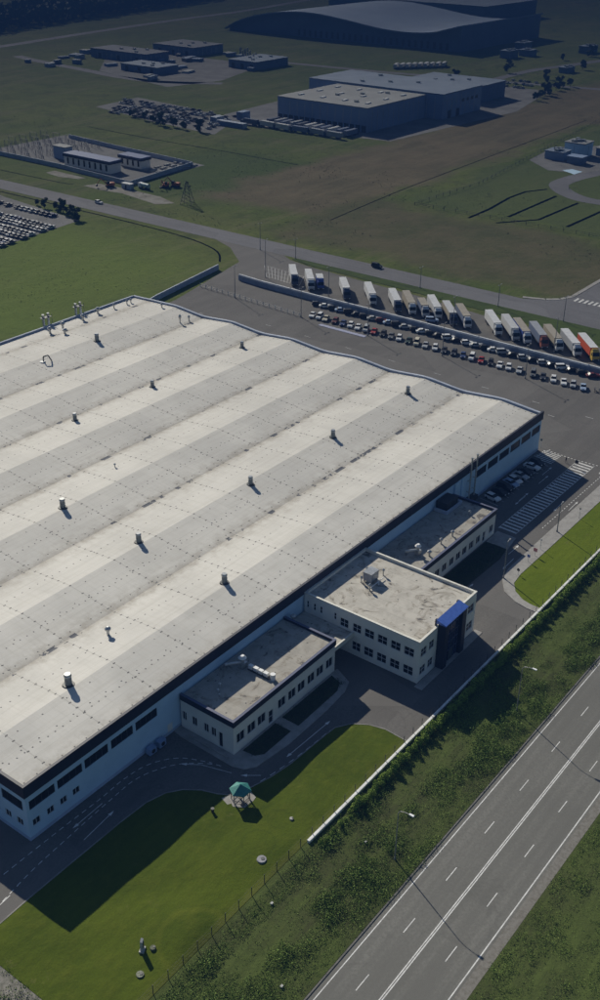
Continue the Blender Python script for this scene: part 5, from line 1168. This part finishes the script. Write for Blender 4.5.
def far_truck(x, y, ang, lab, grp, c=None):
    t = thing('box_truck', lab, 'truck', (x, y, .06), R(ang), grp); b = MB(); b.box(-6, 5, -1.25, 1.25, .9, 3.8); obj('box', b, c or Wh, t); b = MB(); b.box(5.2, 7.2, -1.2, 1.2, .5, 2.9); obj('cab', b, Dk, t)
    for x_ in (-4, -2.6, 3.5, 6.2): b = MB(); b.tube((x_, -1.2, .5), (x_, 1.2, .5), .5, n=8); obj('wheel', b, M['tyre'], t)
for k in range(9): far_truck(760+k*4.5, 424-k*3.2, 20, 'white truck in the far row beyond the halls', 'far row of white trucks')
for k in range(11): far_truck(496+random.uniform(-1, 1), 286+k*6.0, 0, 'truck backed to the docks of the pale-roofed hall', 'trucks at the distant docks', random.choice([Pw, Sb, Gy, Gy, Sb, Dk]))
for k in range(6): far_truck(484+random.uniform(-1, 1), 290+k*13, 90+random.uniform(-6, 6), 'trailer parked in the lane before the distant hall', 'trailers before the distant hall', random.choice([Gy, Pw, Sb, Dk]))
for nm, lab, a in [('site_container', 'blue container left of the pale-roofed hall', (492, 500, 369, 374, 5, M['farwall'])), ('site_container', 'long pale container by the field track', (470, 474, 350, 372, 3, M['bluewall'])), ('site_container', 'short pale container near the storage yard end', (474, 482, 376, 381, 3.5, M['bluewall']))]:
    t = thing(nm, lab, 'container', ((a[0]+a[1])/2, (a[2]+a[3])/2, 0)); b = MB(); b.box(a[0], a[1], a[2], a[3], 0.05, a[4]); obj('box', b, a[5], t, True); b = MB(); b.box(a[0]-.02, a[0]-.01, a[2]+.3, a[3]-.3, .2, a[4]-.3); obj('door', b, M['farwall2'], t, True)
for k, (x, y, sx, sy, h) in enumerate([(880, 380, 16, 10, 6), (905, 372, 12, 12, 5), (935, 395, 18, 9, 7), (830, 300, 14, 8, 4), (862, 270, 10, 14, 5), (960, 340, 20, 10, 6), (1000, 300, 16, 16, 6), (1080, 360, 24, 12, 8)]):
    shed('outbuilding', ['first', 'second', 'third', 'fourth', 'fifth', 'sixth', 'seventh', 'eighth'][k]+' dim low outbuilding of the far upper-right cluster, counted outward', x, x+sx, y, y+sy, h, M['farwall2'], M['farroofdark'], 'building')

# ------------------------------------------------------------------ even dark blue volume, added to darken the distance
hz = MB(); hz.box(-700, 2600, -700, 2600, -1.0, 134.0)
hm = bpy.data.materials.new('darkening_air'); hm.use_nodes = True; ht = hm.node_tree
for nd in list(ht.nodes):
    if nd.type != 'OUTPUT_MATERIAL': ht.nodes.remove(nd)
pv = ht.nodes.new('ShaderNodeVolumePrincipled'); pv.inputs['Color'].default_value = (.008, .020, .056, 1); pv.inputs['Density'].default_value = .0016; pv.inputs['Anisotropy'].default_value = .0
ht.links.new(pv.outputs[0], [n for n in ht.nodes if n.type == 'OUTPUT_MATERIAL'][0].inputs['Volume'])
o = obj('darkener', hz, hm); tag(o, 'dim blue haze added to shade the far fields', 'darkener', kind='stuff')
